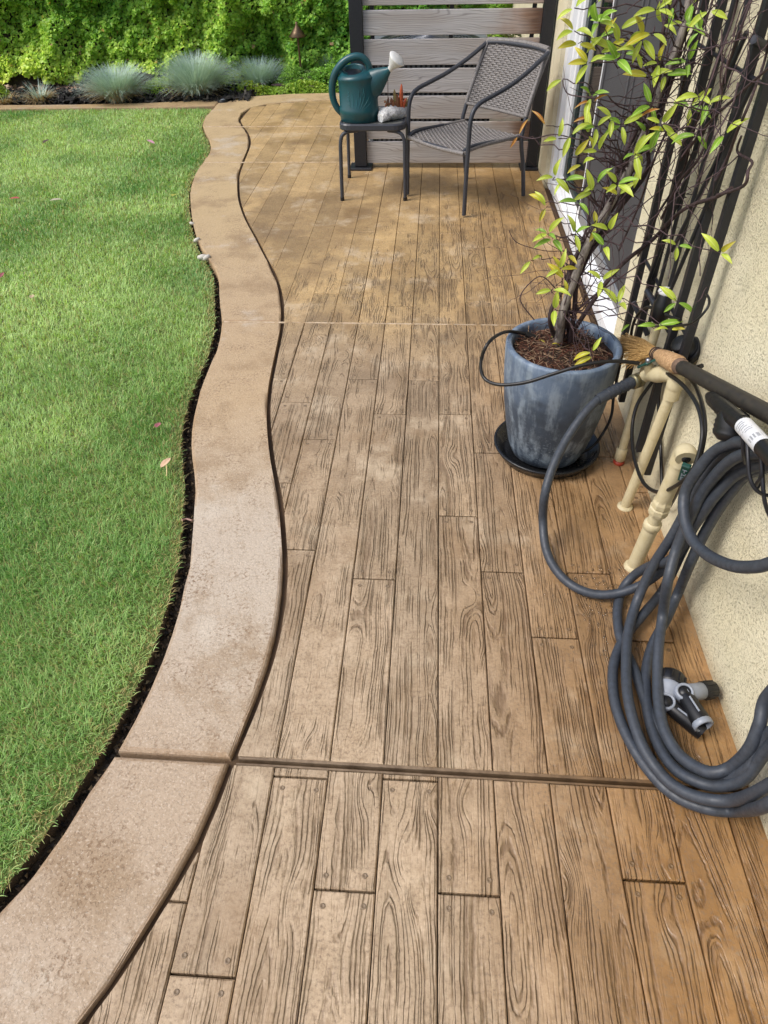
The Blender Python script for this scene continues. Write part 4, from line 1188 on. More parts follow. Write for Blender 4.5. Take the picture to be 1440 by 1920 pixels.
# ================================================================== WICKER ARMCHAIR
ch_c = Vector((0.230, 5.025, 0))
ang = math.radians(-46.9)
chair = root('patio_chair', ch_c, 'charcoal metal armchair with woven grey wicker seat and back', 'chair')
CR = Matrix.Rotation(ang, 3, 'Z')
def L(x, y, z): return ch_c + CR @ Vector((x, y, z))     # chair space: x to its right, y to the back
HW, HD = 0.279, 0.285
TUBE = 0.0135
for s_ in (-1, 1):
    # one bent tube: front foot, arm, up to the top of the back
    pts = [L(s_ * HW, -HD, 0.012), L(s_ * HW, -HD, 0.25), L(s_ * HW, -HD + 0.004, 0.45), L(s_ * HW, -HD + 0.008, 0.545), L(s_ * HW, -HD + 0.030, 0.605), L(s_ * HW, -HD + 0.085, 0.640), L(s_ * HW, -HD + 0.20, 0.665), L(s_ * (HW - 0.002), -HD + 0.34, 0.697), L(s_ * (HW - 0.008), -HD + 0.50, 0.750), L(s_ * (HW - 0.016), HD + 0.105, 0.826)]
    MB().tube(cr(pts, 5), TUBE, 10).build('arm_frame', MAT['chair_metal'], chair)
    pts = [L(s_ * HW, HD, 0.012), L(s_ * HW, HD - 0.035, 0.20), L(s_ * (HW - 0.004), HD - 0.075, 0.36), L(s_ * (HW - 0.01), HD - 0.052, 0.48), L(s_ * (HW - 0.018), HD + 0.022, 0.66), L(s_ * (HW - 0.024), HD + 0.110, 0.832)]
    MB().tube(cr(pts, 5), TUBE, 10).build('back_leg', MAT['chair_metal'], chair)
    pts = [L(s_ * (HW - 0.028), -HD - 0.012, 0.385), L(s_ * (HW - 0.022), -HD + 0.05, 0.405), L(s_ * (HW - 0.02), -0.05, 0.400), L(s_ * (HW - 0.02), HD - 0.07, 0.385)]
    MB().tube(cr(pts, 5), 0.012, 8).build('seat_rail', MAT['chair_metal'], chair)
MB().tube(cr([L(-HW, -HD, 0.372), L(-HW * .5, -HD - 0.01, 0.372), L(HW * .5, -HD - 0.01, 0.372), L(HW, -HD, 0.372)], 4), 0.012, 8).build('front_rail', MAT['chair_metal'], chair)
MB().tube([L(-HW + .01, HD - 0.072, 0.372), L(HW - .01, HD - 0.072, 0.372)], 0.012, 8).build('back_rail', MAT['chair_metal'], chair)
MB().tube(cr([L(-HW + .024, HD + 0.108, 0.830), L(-0.12, HD + 0.130, 0.838), L(0.12, HD + 0.130, 0.838), L(HW - .024, HD + 0.108, 0.830)], 5), 0.0145, 8).build('top_rail', MAT['chair_metal'], chair)

def weave(name, S, nu, nv, wu, wv, amp, edge_n):
    """Over-and-under woven strands on the surface S(u,v) -> (point, normal)."""
    b = MB()
    for j in range(nv):                                   # weft
        pts = []; v = (j + 0.5) / nv
        nrm = None
        for i in range(nu * 2 + 1):
            u = i / (nu * 2)
            pnt, nn = S(u, v); ph = math.cos(math.pi * (u * nu + (j % 2)))
            if nrm is None: nrm = nn
            pts.append(pnt + nn * amp * ph)
        b.tube(pts, wv, 6, flat=(nrm, 0.42), caps=False)
    for i in range(nu + 1):                               # warp, in pairs
        u = i / nu
        for du in (-0.17, 0.17):
            uu = min(max(u + du / nu, 0.004), 0.996); pts = []; nrm = None
            for j in range(nv + 1):
                pnt, nn = S(uu, j / nv)
                if nrm is None: nrm = nn
                pts.append(pnt - nn * 0.0006)
            b.tube(pts, wu, 4, flat=(nrm, 0.5), caps=False)
    return b.build(name, MAT['wicker'], chair)
def S_back(u, v):
    z = 0.497 + v * 0.340
    y = HD - 0.050 + (v ** 1.12) * 0.162 + 0.03 * (1 - (2*u - 1) ** 2) * (0.35 + 0.65 * v)
    w_ = HW - 0.012 - 0.010 * v
    return L((2*u - 1) * w_, y, z + 0.008 * (1 - (2*u - 1) ** 2) * v), CR @ Vector((0, -0.90, 0.43))
def S_seat(u, v):
    y = -HD - 0.012 + v * (2 * HD - 0.055)
    z = 0.402 - 0.026 * math.exp(-v * 9) - 0.022 * math.sin(math.pi * u) * (0.4 + 0.6 * math.sin(math.pi * v)) - 0.010 * v
    return L((2*u - 1) * (HW - 0.018), y, z), Vector((0, 0, 1))
weave('woven_back', S_back, 20, 31, 0.0032, 0.0066, 0.0046, 3)
weave('woven_seat', S_seat, 20, 36, 0.0032, 0.0080, 0.0042, 3)
# wrapped edges
b = MB()
for s_ in (0.0, 1.0):
    b.tube([S_back(s_, v / 12)[0] for v in range(13)], 0.0155, 8)
b.tube([S_back(u / 14, 0.0)[0] for u in range(15)], 0.011, 8)
b.tube([S_back(u / 14, 1.0)[0] + Vector((0, 0, 0.004)) for u in range(15)], 0.0165, 8)
b.tube([S_seat(u / 14, 0.0)[0] for u in range(15)], 0.014, 8)
for s_ in (0.0, 1.0): b.tube([S_seat(s_, v / 10)[0] for v in range(11)], 0.0135, 8)
b.build('wrapped_edge', MAT['wicker'], chair)

# ================================================================== POT, SAUCER
PX, PY = 0.458, 2.128
sau = MB()
sau.lathe([(0.0005, 0.004), (0.150, 0.004), (0.160, 0.006), (0.186, 0.044), (0.194, 0.046), (0.197, 0.043), (0.195, 0.036), (0.172, 0.0), (0.0005, 0.0)], (PX, PY, 0), n=48)
so = sau.build('pot_saucer', MAT['saucer']); tag(so, 'shallow black plastic saucer under the blue grey pot', 'saucer')
pot = root('plant_pot', (PX, PY, 0.006), 'tall rounded blue grey pot with chalky streaks standing in a black saucer', 'pot')
b = MB()
outer_p = [(0.0005, 0.007), (0.118, 0.007), (0.130, 0.016), (0.146, 0.06), (0.163, 0.14), (0.176, 0.22), (0.185, 0.30), (0.190, 0.37), (0.192, 0.42), (0.193, 0.446), (0.190, 0.452), (0.178, 0.453), (0.172, 0.449), (0.170, 0.43), (0.168, 0.38)]
b.lathe(outer_p, (PX, PY, 0), n=56); b.build('shell', MAT['pot'], pot)
# soil surface, lumpy
b = MB(); vs, fs = [], []
nr, na = 9, 40
for i in range(nr + 1):
    for j in range(na):
        r = 0.1705 * i / nr; a = 2 * math.pi * j / na
        hz = 0.413 + 0.018 * (1 - (i / nr) ** 2) + 0.012 * (float(vnoise(np.array([math.cos(a) * r * 40 + 20]), np.array([math.sin(a) * r * 40 + 20]), 1.0, 3)[0]) - 0.5)
        vs.append((PX + math.cos(a) * r, PY + math.sin(a) * r, hz))
for i in range(nr):
    for j in range(na): fs.append((i*na + j, i*na + (j+1) % na, (i+1)*na + (j+1) % na, (i+1)*na + j))
b.raw(vs, fs, 0, True).build('soil', MAT['potsoil'], pot)
rs = np.random.RandomState(77)
def litter(n, rad, z, L0, cols, seed, zvar=0.012):
    rs = np.random.RandomState(seed)
    a = rs.rand(n) * 6.28; r = np.sqrt(rs.rand(n)) * rad
    c = np.stack([PX + np.cos(a) * r, PY + np.sin(a) * r, z + 0.016 * (1 - (r / rad) ** 2) + rs.rand(n) * zvar], 1)
    az = rs.rand(n) * 6.28; tl = rs.randn(n) * 0.35; Ls = L0 * (0.4 + rs.rand(n))
    d = np.stack([np.cos(az) * np.cos(tl), np.sin(az) * np.cos(tl), np.sin(tl)], 1) * Ls[:, None]
    s = np.stack([-np.sin(az), np.cos(az), np.zeros(n)], 1) * 0.0013
    u = np.array([[0, 0, 0.0013]])
    V = np.stack([c - d - s, c - d + s, c - d + u, c + d - s, c + d + s, c + d + u], 1).reshape(-1, 3)
    q = (np.arange(n) * 6)[:, None]
    F = np.concatenate([q + np.array([f]) for f in ([0, 1, 4, 3], [1, 2, 5, 4], [2, 0, 3, 5])], 0)
    cc = np.array([lin(h)[:3] for h in cols]); pk = rs.randint(0, len(cc), n)
    o = np_mesh('twig_litter', V, F, MAT['chips'], pot, np.repeat(cc[pk], 6, 0)); tag(o, kind='stuff')
litter(650, 0.16, 0.420, 0.022, ('#4e362b', '#6a4636', '#7d5a44', '#3a2a23', '#a5896c', '#5e3426', '#2c211c', '#8a7460'), 5)

# ================================================================== TRELLIS
TX = 0.745
tr = root('trellis', (TX, 2.1, 0.13), 'black metal lattice trellis standing against the cream wall beside the door', 'trellis')
def bar(p0, p1, r, flat=None, n=6): return MB().tube([p0, p1], r, n).build('bar', MAT['black_metal'], tr)
for y0, y1 in ((2.425, 2.44), (2.275, 2.29), (1.962, 1.975), (1.835, 1.868)): 
    MB().box((TX - 0.011, min(y0, y1) - 0.006, 0.13), (TX + 0.011, min(y0, y1) + 0.017, 2.15), ch=0.003).build('upright', MAT['black_metal'], tr)
for y in (2.195, 2.10): bar((TX, y, 0.50), (TX, y, 2.1), 0.0065)
for pa, pb in (((1306, 281), (1215, 530)), ((1361, 300), (1240, 585)), ((1400, 60), (1282, 330)), ((1415, 150), (1330, 330)), ((1260, 470), (1330, 330))):
    bar(P(*pa, X=TX - 0.012), P(*pb, X=TX - 0.012), 0.0065)
for zz in (0.62, 1.25, 1.9):
    bar((TX + 0.006, 1.85, zz), (TX + 0.006, 2.43, zz), 0.006)
for pa, pb in (((1213, 545), (1276, 655)), ((1188, 566), (1214, 628)), ((1413, 74), (1446, 92))):
    MB().tube([P(*pa, X=TX - 0.02), P(*pb, X=WALL_X - 0.006)], 0.0105, 6).build('standoff', MAT['chair_metal'], tr)

# ================================================================== WALL PIPES
def pipe_bundle(rt, pts, r, name='pipe'): return MB().tube(pts, r, 14).build(name, MAT['pvc'], rt)
# (a) thin riser behind the pot
p1 = root('riser_pipe', (0.721, 2.063, 0), 'thin cream riser pipe nearest the pot with a black valve on top', 'pipe')
t1 = Vector((0.726, 2.063, 0.575))
pipe_bundle(p1, [(0.721, 2.063, -0.002), t1], 0.0145)
MB().lathe([(0.0145, 0.0), (0.0195, 0.002), (0.0195, 0.050), (0.0165, 0.054)], (0.721, 2.063, 0.018), n=16).build('coupling', MAT['pvc'], p1)
MB().lathe([(0.018, -0.002), (0.021, 0.006), (0.019, 0.012), (0.0145, 0.014)], (0.721, 2.063, 0), n=12).build('red_collar', MAT['red'], p1)
b = MB(); b.lathe([(0.015, -0.01), (0.026, 0.0), (0.028, 0.055), (0.022, 0.064), (0.022, 0.085), (0.014, 0.094), (0.0005, 0.095)], t1, n=16)
b.build('valve', MAT['black_rubber'], p1)
b = MB(); b.lathe([(0.022, 0.086), (0.025, 0.090), (0.022, 0.099), (0.012, 0.103), (0.0005, 0.103)], t1, n=9); b.build('white_wrap', MAT['foam_white'], p1)

# (b) main riser with the tap
p2 = root('tap_riser', (0.697, 1.818, 0), 'cream standpipe with the tap and green lever that feeds the hose', 'tap')
t2 = P(1265, 722, Y=1.79)
pipe_bundle(p2, [(0.697, 1.818, -0.002), t2], 0.0165)
MB().lathe([(0.027, -0.001), (0.0265, 0.004), (0.0215, 0.007), (0.0165, 0.009)], (0.697, 1.818, 0), n=13).build('mortar_collar', MAT['pvc'], p2)
MB().tube([t2 - Vector((0, 0, 0.045)), t2 + Vector((0, 0, 0.012))], 0.0225, 14).build('coupling', MAT['pvc'], p2)
b = MB()
e1 = P(1246, 702, Y=1.85); e2 = P(1216, 703, Y=1.93); e3 = P(1202, 711, Y=1.95)
b.tube(cr([t2 + Vector((0, 0, -0.012)), t2 + Vector((0, 0.004, 0.022)), e1, e2, e3], 5), [0.022, 0.024, 0.025, 0.025, 0.024, 0.023, 0.022, 0.022, 0.021, 0.021, 0.022, 0.025, 0.026, 0.024, 0.021, 0.019, 0.019, 0.019, 0.018, 0.018, 0.018], 14)
stem0 = P(1222, 700, Y=1.915)
stem1 = P(1214, 682, Y=1.90)
b.tube([stem0, stem0.lerp(stem1, .6), stem1], [0.019, 0.016, 0.010], 12)
b.build('tap_body', MAT['pvc'], p2)
hv = MB(); ha = P(1197, 688, Y=1.905); hb = P(1233, 673, Y=1.875)
hv.tube(cr([ha, ha.lerp(hb, .2), ha.lerp(hb, .4), ha.lerp(hb, .5), ha.lerp(hb, .6), ha.lerp(hb, .8), hb], 2), [0.0085, 0.008, 0.0065, 0.0065, 0.009, 0.011, 0.013, 0.011, 0.009, 0.0065, 0.0065, 0.008, 0.0085], 8, flat=((0, 0, 1), 0.6))
hv.build('lever', MAT['valve_green'], p2)
MB().lathe([(0.009, 0.0), (0.009, 0.008), (0.005, 0.012), (0.0005, 0.012)], ha.lerp(hb, .5) + Vector((0, 0, 0.005)), (-0.2, -0.3, 1), n=8).build('screw', MAT['steel'], p2)
brass_a, brass_b = e3, P(1188, 716, Y=1.935)
MB().lathe([(0.018, 0), (0.024, 0.002), (0.024, 0.012), (0.021, 0.014), (0.021, 0.018), (0.024, 0.02), (0.024, 0.034), (0.017, 0.036)], e3, brass_b - e3, n=12).build('hose_coupling', MAT['brass'], p2)

# (c) short stub with an elbow cap
p3 = root('stub_pipe', (0.668, 1.532, 0), 'short cream pipe stub with fat couplings and an elbow cap by the coiled hose', 'pipe')
dir3 = (P(1283, 850, Y=1.50) - Vector((0.668, 1.532, 0)))
def at3(t): return Vector((0.668, 1.532, 0)) + dir3 * t
MB().tube([at3(-0.005), at3(0.40)], [0.0215, 0.0225], 16).build('lower_pipe', MAT['pvc'], p3)
MB().lathe([(0.031, -0.002), (0.030, 0.006), (0.025, 0.011), (0.021, 0.013)], (0.668, 1.532, 0), n=11).build('mortar_collar', MAT['pvc'], p3)
MB().lathe([(0.0225, 0.0), (0.0255, 0.002), (0.0255, 0.022), (0.019, 0.026)], at3(0.385), dir3, n=16).build('collar', MAT['pvc'], p3)
MB().lathe([(0.019, 0), (0.026, 0.006), (0.0295, 0.018), (0.0295, 0.032), (0.0255, 0.036), (0.0275, 0.04), (0.0275, 0.054), (0.024, 0.062), (0.022, 0.07)], at3(0.50), dir3, n=8, smooth=False).build('union_nut', MAT['pvc'], p3)
MB().tube([at3(0.42), at3(0.52), at3(0.60), at3(0.98)], [0.019, 0.019, 0.0225, 0.0225], 16).build('upper_pipe', MAT['pvc'], p3)
tp = at3(1.0)
ed = Vector((-0.10, -0.93, 0.12)).normalized()
b = MB(); b.tube(cr([at3(0.92), at3(0.99), tp + ed * 0.012 + Vector((0, 0, 0.006)), tp + ed * 0.030], 5), 0.0275, 16); b.build('elbow', MAT['pvc'], p3)
MB().lathe([(0.012, 0.0005), (0.010, 0.003), (0.0005, 0.0035)], tp + ed * 0.030, ed, n=14).build('plug_hole', MAT['black_rubber'], p3)
tg = tp + ed * 0.052 + Vector((-0.004, -0.006, -0.006))
b = MB(); b.box((-0.011, -0.007, -0.062), (0.011, 0.007, 0.008), mat=Matrix.Translation(tg) @ Matrix.Rotation(math.radians(-30), 4, 'Z') @ Matrix.Rotation(math.radians(18), 4, 'X'), ch=0.003)
tagb = b.build('valve_tab', MAT['valve_green'], p3)
b = MB()
mm = Matrix.Translation(tg) @ Matrix.Rotation(math.radians(-30), 4, 'Z') @ Matrix.Rotation(math.radians(18), 4, 'X')
for (x0, z0, x1, z1) in ((-.006,-.008,.006,-.0105), (-.0015,-.0105,.0015,-.020), (-.006,-.024,-.0035,-.036), (-.0035,-.029,.0035,-.0315), (.0035,-.024,.006,-.036), (-.006,-.040,.006,-.0425), (-.006,-.0425,-.0035,-.054), (-.0035,-.047,.003,-.049), (-.0035,-.0515,.006,-.054)):
    b.box((x0, -0.0078, z1), (x1, -0.0068, z0), mat=mm)
b.build('moulded_marks', MAT['grey_plastic'], tagb)

# ================================================================== GARDEN HOSE
HR = 0.0138
hose = root('garden_hose', (0.66, 1.1, 0.0), 'long dark grey garden hose coiled over a wall hanger and onto the floor', 'hose')
hs = []
def add(px, py, **kw): hs.append(P(px, py, **kw))
# feed from the tap, drooping to the floor
hose_start = len(hs)
add(1186, 717, Y=1.935); add(1155, 732, Y=1.91); add(1122, 749, Y=1.88)
add(1090, 783, Y=1.83); add(1060, 828, Y=1.77); add(1037, 875, Y=1.70); add(1022, 925, Y=1.64)
add(1018, 975, Z=0.10); add(1024, 1030, Z=0.045); add(1045, 1072, Z=0.025); add(1080, 1102, Z=0.022); add(1125, 1115, Z=0.026)
add(1175, 1108, Z=0.050); add(1222, 1085, Z=0.095); add(1262, 1045, X=0.70); add(1290, 985, X=0.715); add(1325, 925, X=0.722); add(1372, 880, X=0.728); add(1425, 862, X=0.735)
LOOPS = [
 # (strand down on the left, floor, and out to the lower right)
 [((1400, 838), 'X', .715), ((1340, 872), 'X', .706), ((1296, 940), 'X', .694), ((1262, 1002), 'X', .675), ((1225, 1060), 'X', .650), ((1196, 1123), 'Z', .075), ((1178, 1185), 'Z', .050), ((1174, 1250), 'Z', .045), ((1179, 1317), 'Z', .045), ((1202, 1393), 'Z', .040), ((1238, 1450), 'Z', .040), ((1277, 1482), 'Z', .055), ((1327, 1499), 'Z', .085), ((1377, 1500), 'Z', .125), ((1432, 1478), 'X', .70)],
 [((1405, 866), 'X', .742), ((1352, 905), 'X', .734), ((1312, 965), 'X', .724), ((1278, 1035), 'X', .70), ((1243, 1106), 'Z', .060), ((1207, 1151), 'Z', .040), ((1170, 1197), 'Z', .022), ((1151, 1245), 'Z', .020), ((1150, 1296), 'Z', .020), ((1160, 1342), 'Z', .020), ((1180, 1389), 'Z', .020), ((1207, 1432), 'Z', .020), ((1243, 1474), 'Z', .022), ((1280, 1500), 'Z', .028), ((1330, 1517), 'Z', .045), ((1385, 1520), 'Z', .075), ((1440, 1508), 'X', .685)],
 [((1412, 884), 'X', .752), ((1368, 925), 'X', .745), ((1326, 990), 'X', .735), ((1296, 1052), 'X', .718), ((1272, 1110), 'Z', .085), ((1250, 1160), 'Z', .055), ((1224, 1208), 'Z', .030), ((1212, 1255), 'Z', .022), ((1212, 1317), 'Z', .022), ((1226, 1378), 'Z', .022), ((1254, 1429), 'Z', .035), ((1290, 1458), 'Z', .055), ((1343, 1474), 'Z', .085), ((1395, 1460), 'X', .715), ((1440, 1405), 'X', .735)],
 [((1395, 852), 'X', .70), ((1330, 905), 'X', .69), ((1294, 970), 'X', .68), ((1268, 1030), 'X', .665), ((1252, 1090), 'X', .645), ((1243, 1150), 'Z', .11), ((1235, 1210), 'Z', .085), ((1233, 1267), 'Z', .068), ((1235, 1317), 'Z', .062), ((1245, 1367), 'Z', .062), ((1268, 1408), 'Z', .068), ((1298, 1434), 'Z', .085), ((1334, 1448), 'Z', .11), ((1370, 1438), 'X', .70), ((1404, 1405), 'X', .715), ((1424, 1358), 'X', .725), ((1440, 1305), 'X', .735)],
 # shortest loop thrown to the left and back under the others
 [((1400, 880), 'X', .735), ((1345, 925), 'X', .715), ((1302, 985), 'X', .70), ((1262, 1046), 'X', .68), ((1222, 1060), 'Z', .14), ((1190, 1078), 'Z', .06), ((1168, 1104), 'Z', .022), ((1158, 1142), 'Z', .020), ((1161, 1188), 'Z', .020), ((1174, 1222), 'Z', .020), ((1190, 1258), 'Z', .020), ((1204, 1298), 'Z', .020), ((1222, 1345), 'Z', .020), ((1255, 1400), 'Z', .024), ((1300, 1440), 'Z', .05), ((1350, 1462), 'Z', .085), ((1404, 1440), 'X', .72), ((1440, 1380), 'X', .74)],
]
def return_path(i, first=False):
    """The coil runs on past the picture edge and comes back up over the hanger."""
    for px_, py_, x_ in ((1600, 1290, .748), (1640, 1120, .752), (1590, 970, .750), (1500, 885, .742)):
        hs.append(P(px_ + 8 * i, py_ - 6 * i, X=x_ - 0.007 * (i % 3)))
for i, lp_ in enumerate(LOOPS):
    if i == 0:
        hs.append(P(1500, 872, X=.742)); hs.append(P(1520, 866, X=.75)); hs.append(P(1470, 858, X=.735))
    else: return_path(i)
    for (pp, ax_, v) in lp_: add(*pp, **{ax_: v})
    ly_ = lp_[-1][0][1]
    hs.append(P(1520, ly_ - 62, X=.735))
return_path(5)
# last turn swings out towards the viewer
for pp, xv in (((1450, 846), .715), ((1415, 832), .70), ((1380, 829), .69), ((1340, 846), .675), ((1310, 880), .66), ((1285, 922), .65), ((1283, 968), .645), ((1297, 1010), .65), ((1326, 1040), .66), ((1370, 1060), .67), ((1412, 1063), .68), ((1450, 1054), .69), ((1520, 1020), .70), ((1600, 960), .72)): add(*pp, X=xv)
hpts = cr(hs, 8)
# no strand may sink into the wall or the floor
for v in hpts:
    v.x = min(v.x, WALL_X - HR - 0.002); v.z = max(v.z, HR + 0.0015)
MB().tube(hpts, HR, 12).build('hose_tube', MAT['rubber'], hose)
g0, g1 = P(1186, 717, Y=1.935), P(1122, 749, Y=1.88)
gd = (g1 - g0)
sl = MB(); sl.tube([g0 - gd * 0.05, g0.lerp(g1, 0.5) + Vector((0, 0, 0.003)), g1 + gd * 0.02], 0.0180, 14)
slv = sl.build('sleeve', MAT['rubber'], hose)
b = MB(); co = []
q = Vector((0, 0, 1)).rotation_difference(gd.normalized())
for i in range(115):
    t = i / 149; a = t * 2 * math.pi * 9 if 0.16 < t < 0.84 else 0
    tt = t
    a = 2 * math.pi * (26 * t if t < 0.12 else (3.12 + (t - 0.12) * 8.0 if t < 0.88 else 9.2 + (t - 0.88) * 26))
    co.append(g0.lerp(g1, tt) + Vector((0, 0, 0.003 * (1 - abs(2*tt - 1)))) + q @ Vector((math.cos(a) * 0.0190, math.sin(a) * 0.0190, 0)))
b.tube(co, 0.0017, 5); b.build('spring_guard', MAT['chair_metal'], slv)

# wire hanger on the wall that carries the coil
hg = root('hose_hanger', (0.77, 1.15, 0.75), 'bent black wire hose hanger fixed to the wall above the coil', 'hose hanger')
b = MB()
for pts in ([(1392, 806, .66), (1392, 812, .655), (1394, 850, .67), (1397, 868, .70)], [(1391, 806, .66), (1399, 808, .66), (1402, 850, .655), (1405, 890, .66), (1413, 912, .67), (1428, 926, .69), (1450, 930, .73)], [(1399, 806, .66), (1412, 822, .67), (1428, 850, .69), (1450, 880, .72)], [(1426, 852, .68), (1428, 890, .685), (1420, 905, .69), (1417, 914, .70), (1421, 912, .70), (1430, 880, .71)], [(1429, 855, .685), (1430, 905, .69), (1434, 940, .70), (1442, 965, .72), (1455, 985, .76)]):
    b.tube(cr([P(x, y, X=xx) for x, y, xx in pts], 5), 0.0042, 6)
b.build('wire', MAT['black_metal'], hg)
b = MB(); cbase = P(1490, 890, X=0.79); b.box((0.772, cbase.y - 0.10, cbase.z - 0.05), (0.793, cbase.y + 0.02, cbase.z + 0.06), ch=0.004); b.build('bracket', MAT['black_metal'], hg)

# ================================================================== DRIP TUBING
dt = root('drip_tube', (0.6, 1.95, 0.4), 'thin black irrigation tube looping from the pot soil to the tap', 'irrigation tube')
def ptube(name, pts, r, mat, parent, n=7, per=6):
    return MB().tube(cr([P(x, y, **{a: v}) for x, y, a, v in pts], per), r, n).build(name, mat, parent)
ptube('tube', [(1000, 632, 'Z', .43), (985, 626, 'Z', .445), (950, 622, 'Z', .47), (918, 640, 'Y', 2.00), (902, 676, 'Y', 1.98), (907, 708, 'Y', 1.95), (935, 721, 'Y', 1.91), (985, 717, 'Y', 1.89), (1040, 700, 'Y', 1.88), (1095, 684, 'Y', 1.88), (1150, 677, 'Y', 1.89), (1198, 681, 'Y', 1.90)], 0.0058, MAT['tube_black'], dt)
MB().tube([P(1004, 634, Z=.432), P(986, 626, Z=.446)], 0.011, 8).build('emitter', MAT['tube_black'], dt)
dl = root('drip_coil', (0.72, 1.7, 0.3), 'coiled black irrigation tube hanging in a large ring in front of the pipes', 'irrigation tube')
ptube('tube', [(1218, 684, 'X', .725), (1240, 694, 'X', .71), (1276, 718, 'X', .70), (1306, 757, 'X', .70), (1317, 803, 'X', .695), (1311, 850, 'X', .69), (1294, 888, 'X', .68), (1262, 914, 'X', .675), (1231, 922, 'X', .675), (1206, 904, 'X', .67), (1190, 860, 'X', .67), (1185, 806, 'X', .68), (1195, 758, 'X', .695), (1224, 715, 'X', .725)], 0.0058, MAT['tube_black'], dl)
ptube('tube', [(1285, 700, 'X', .765), (1303, 722, 'X', .74), (1317, 760, 'X', .715), (1322, 803, 'X', .702), (1316, 845, 'X', .70), (1304, 880, 'X', .71), (1280, 905, 'X', .74), (1262, 938, 'X', .765), (1254, 951, 'X', .77), (1250, 949, 'X', .775)], 0.0058, MAT['tube_black'], dl)
d3 = root('drip_riser', (0.775, 1.9, 0.3), 'thin black irrigation tube running straight down the wall behind the standpipe', 'irrigation tube')
ptube('tube', [(1244, 700, 'X', .775), (1237, 730, 'X', .78), (1235, 765, 'X', .783), (1239, 845, 'X', .783), (1241, 912, 'X', .785)], 0.0055, MAT['tube_black'], d3)
d4 = root('drip_feeder', (0.66, 2.05, 0.15), 'thin black irrigation tube dropping behind the pot into the saucer', 'irrigation tube')
ptube('tube', [(1170, 650, 'Y', 2.20), (1152, 735, 'Y', 2.18), (1146, 780, 'Y', 2.14), (1130, 813, 'Y', 2.10), (1112, 836, 'Z', .05), (1086, 850, 'Z', .03), (1062, 848, 'Z', .02)], 0.0052, MAT['tube_black'], d4)
d5 = root('valve_wire', (0.72, 2.06, 0.7), 'thin black tubes arching from the valve across the trellis uprights', 'irrigation tube')
ptube('tube', [(1228, 578, 'X', .715), (1212, 577, 'X', .705), (1196, 590, 'X', .70), (1186, 612, 'X', .70), (1182, 640, 'X', .71)], 0.0052, MAT['tube_black'], d5)
ptube('tube', [(1248, 590, 'X', .72), (1262, 596, 'X', .73), (1276, 600, 'X', .735)], 0.0052, MAT['tube_black'], d5)
ptube('tube', [(1190, 608, 'X', .70), (1230, 612, 'X', .69), (1280, 610, 'X', .69), (1305, 601, 'X', .70), (1326, 578, 'X', .715), (1330, 562, 'X', .725), (1325, 552, 'X', .735)], 0.0034, MAT['tube_black'], d5)

# ================================================================== BROOM, SPRAY WAND, CAP
br = root('straw_broom', (0.71, 1.7, 0.62), 'straw broom with a worn black handle leaning over the tap', 'broom')
h0 = P(1278, 688, X=.705); h1 = P(1452, 782, X=.735)
b = MB(); b.tube([h0, h0.lerp(h1, .02), h0.lerp(h1, .5), h1, h1 + (h1 - h0) * 0.8], [0.0185, 0.0195, 0.0195, 0.0195, 0.0195], 14); b.build('handle', MAT['broom_handle'], br)
n0 = h0; n1 = P(1232, 664, X=.70)
b = MB()
nd = (n1 - n0)
b.lathe([(0.017, -0.006), (0.0225, 0.0), (0.0235, 0.012), (0.022, 0.02)], n0, nd, n=16); b.build('twine_band', bark('brown_twine', '#7d6654', '#5c483a'), br)
b = MB(); ln_ = nd.length
b.lathe([(0.022, 0.016), (0.0275, 0.035), (0.0245, ln_ * 0.65), (0.018, ln_ * 0.93), (0.0165, ln_ * 1.0), (0.017, ln_ * 1.12)], n0, nd, n=18); b.build('neck', MAT['straw_neck'], br)
b = MB()
for t in (0.92, 0.98, 1.06):
    q = Vector((0, 0, 1)).rotation_difference(nd.normalized()); c = n0 + nd * t
    b.tube([c + q @ Vector((math.cos(a * math.pi / 8) * 0.0185, math.sin(a * math.pi / 8) * 0.0185, 0)) for a in range(16)], 0.0022, 5, closed=True)
b.build('binding_wire', bark('binding', '#4a3a33', '#2a211e'), br)
rb = random.Random(9)
b = MB()
fan_c = n0 + nd * 1.05
tgt_t, tgt_b = P(1166, 628, X=.69), P(1178, 690, X=.655)
for i in range(520):
    u = rb.random(); v = rb.gauss(0, 1)
    tg_ = tgt_t.lerp(tgt_b, u) + Vector((v * 0.012, rb.gauss(0, .008), rb.gauss(0, .006)))
    tg_ = fan_c.lerp(tg_, rb.uniform(0.72, 1.06))
    s0 = fan_c + Vector((rb.gauss(0, .005), rb.gauss(0, .005), rb.gauss(0, .005)))
    md = s0.lerp(tg_, 0.5) + Vector((rb.gauss(0, .003), rb.gauss(0, .003), 0.008 + rb.gauss(0, .003)))
    b.tube([s0, md, tg_], [0.0017, 0.0014, 0.0008], 4, caps=False)
bo = b.build('bristles', MAT['bristle'], br); tag(bo, kind='stuff')

sw = root('spray_wand', (0.69, 1.3, 0.72), 'black spray wand with a white printed sticker hooked beneath the broom handle', 'spray wand')
w0 = P(1328, 742, X=.70); w1 = P(1392, 795, X=.672); w2 = P(1436, 843, X=.665)
b = MB()
b.tube([w0, w0.lerp(w1, .12), w0.lerp(w1, .5), w1], [0.010, 0.018, 0.021, 0.020], 12, flat=((1, 0, 0), 0.8)); b.build('grip', MAT['black_rubber'], sw)
b = MB(); b.tube([w0.lerp(w1, .45), w1, w2, w2 + (w2 - w1) * 1.4], [0.020, 0.0185, 0.0185, 0.0185], 16); tube_o = b.build('barrel', MAT['black_rubber'], sw)
b = MB()
la, lb = w1.lerp(w2, .08), w1.lerp(w2, .92)
b.tube([la, lb], 0.0190, 20, caps=False); st_ = b.build('sticker', MAT['label'], sw)
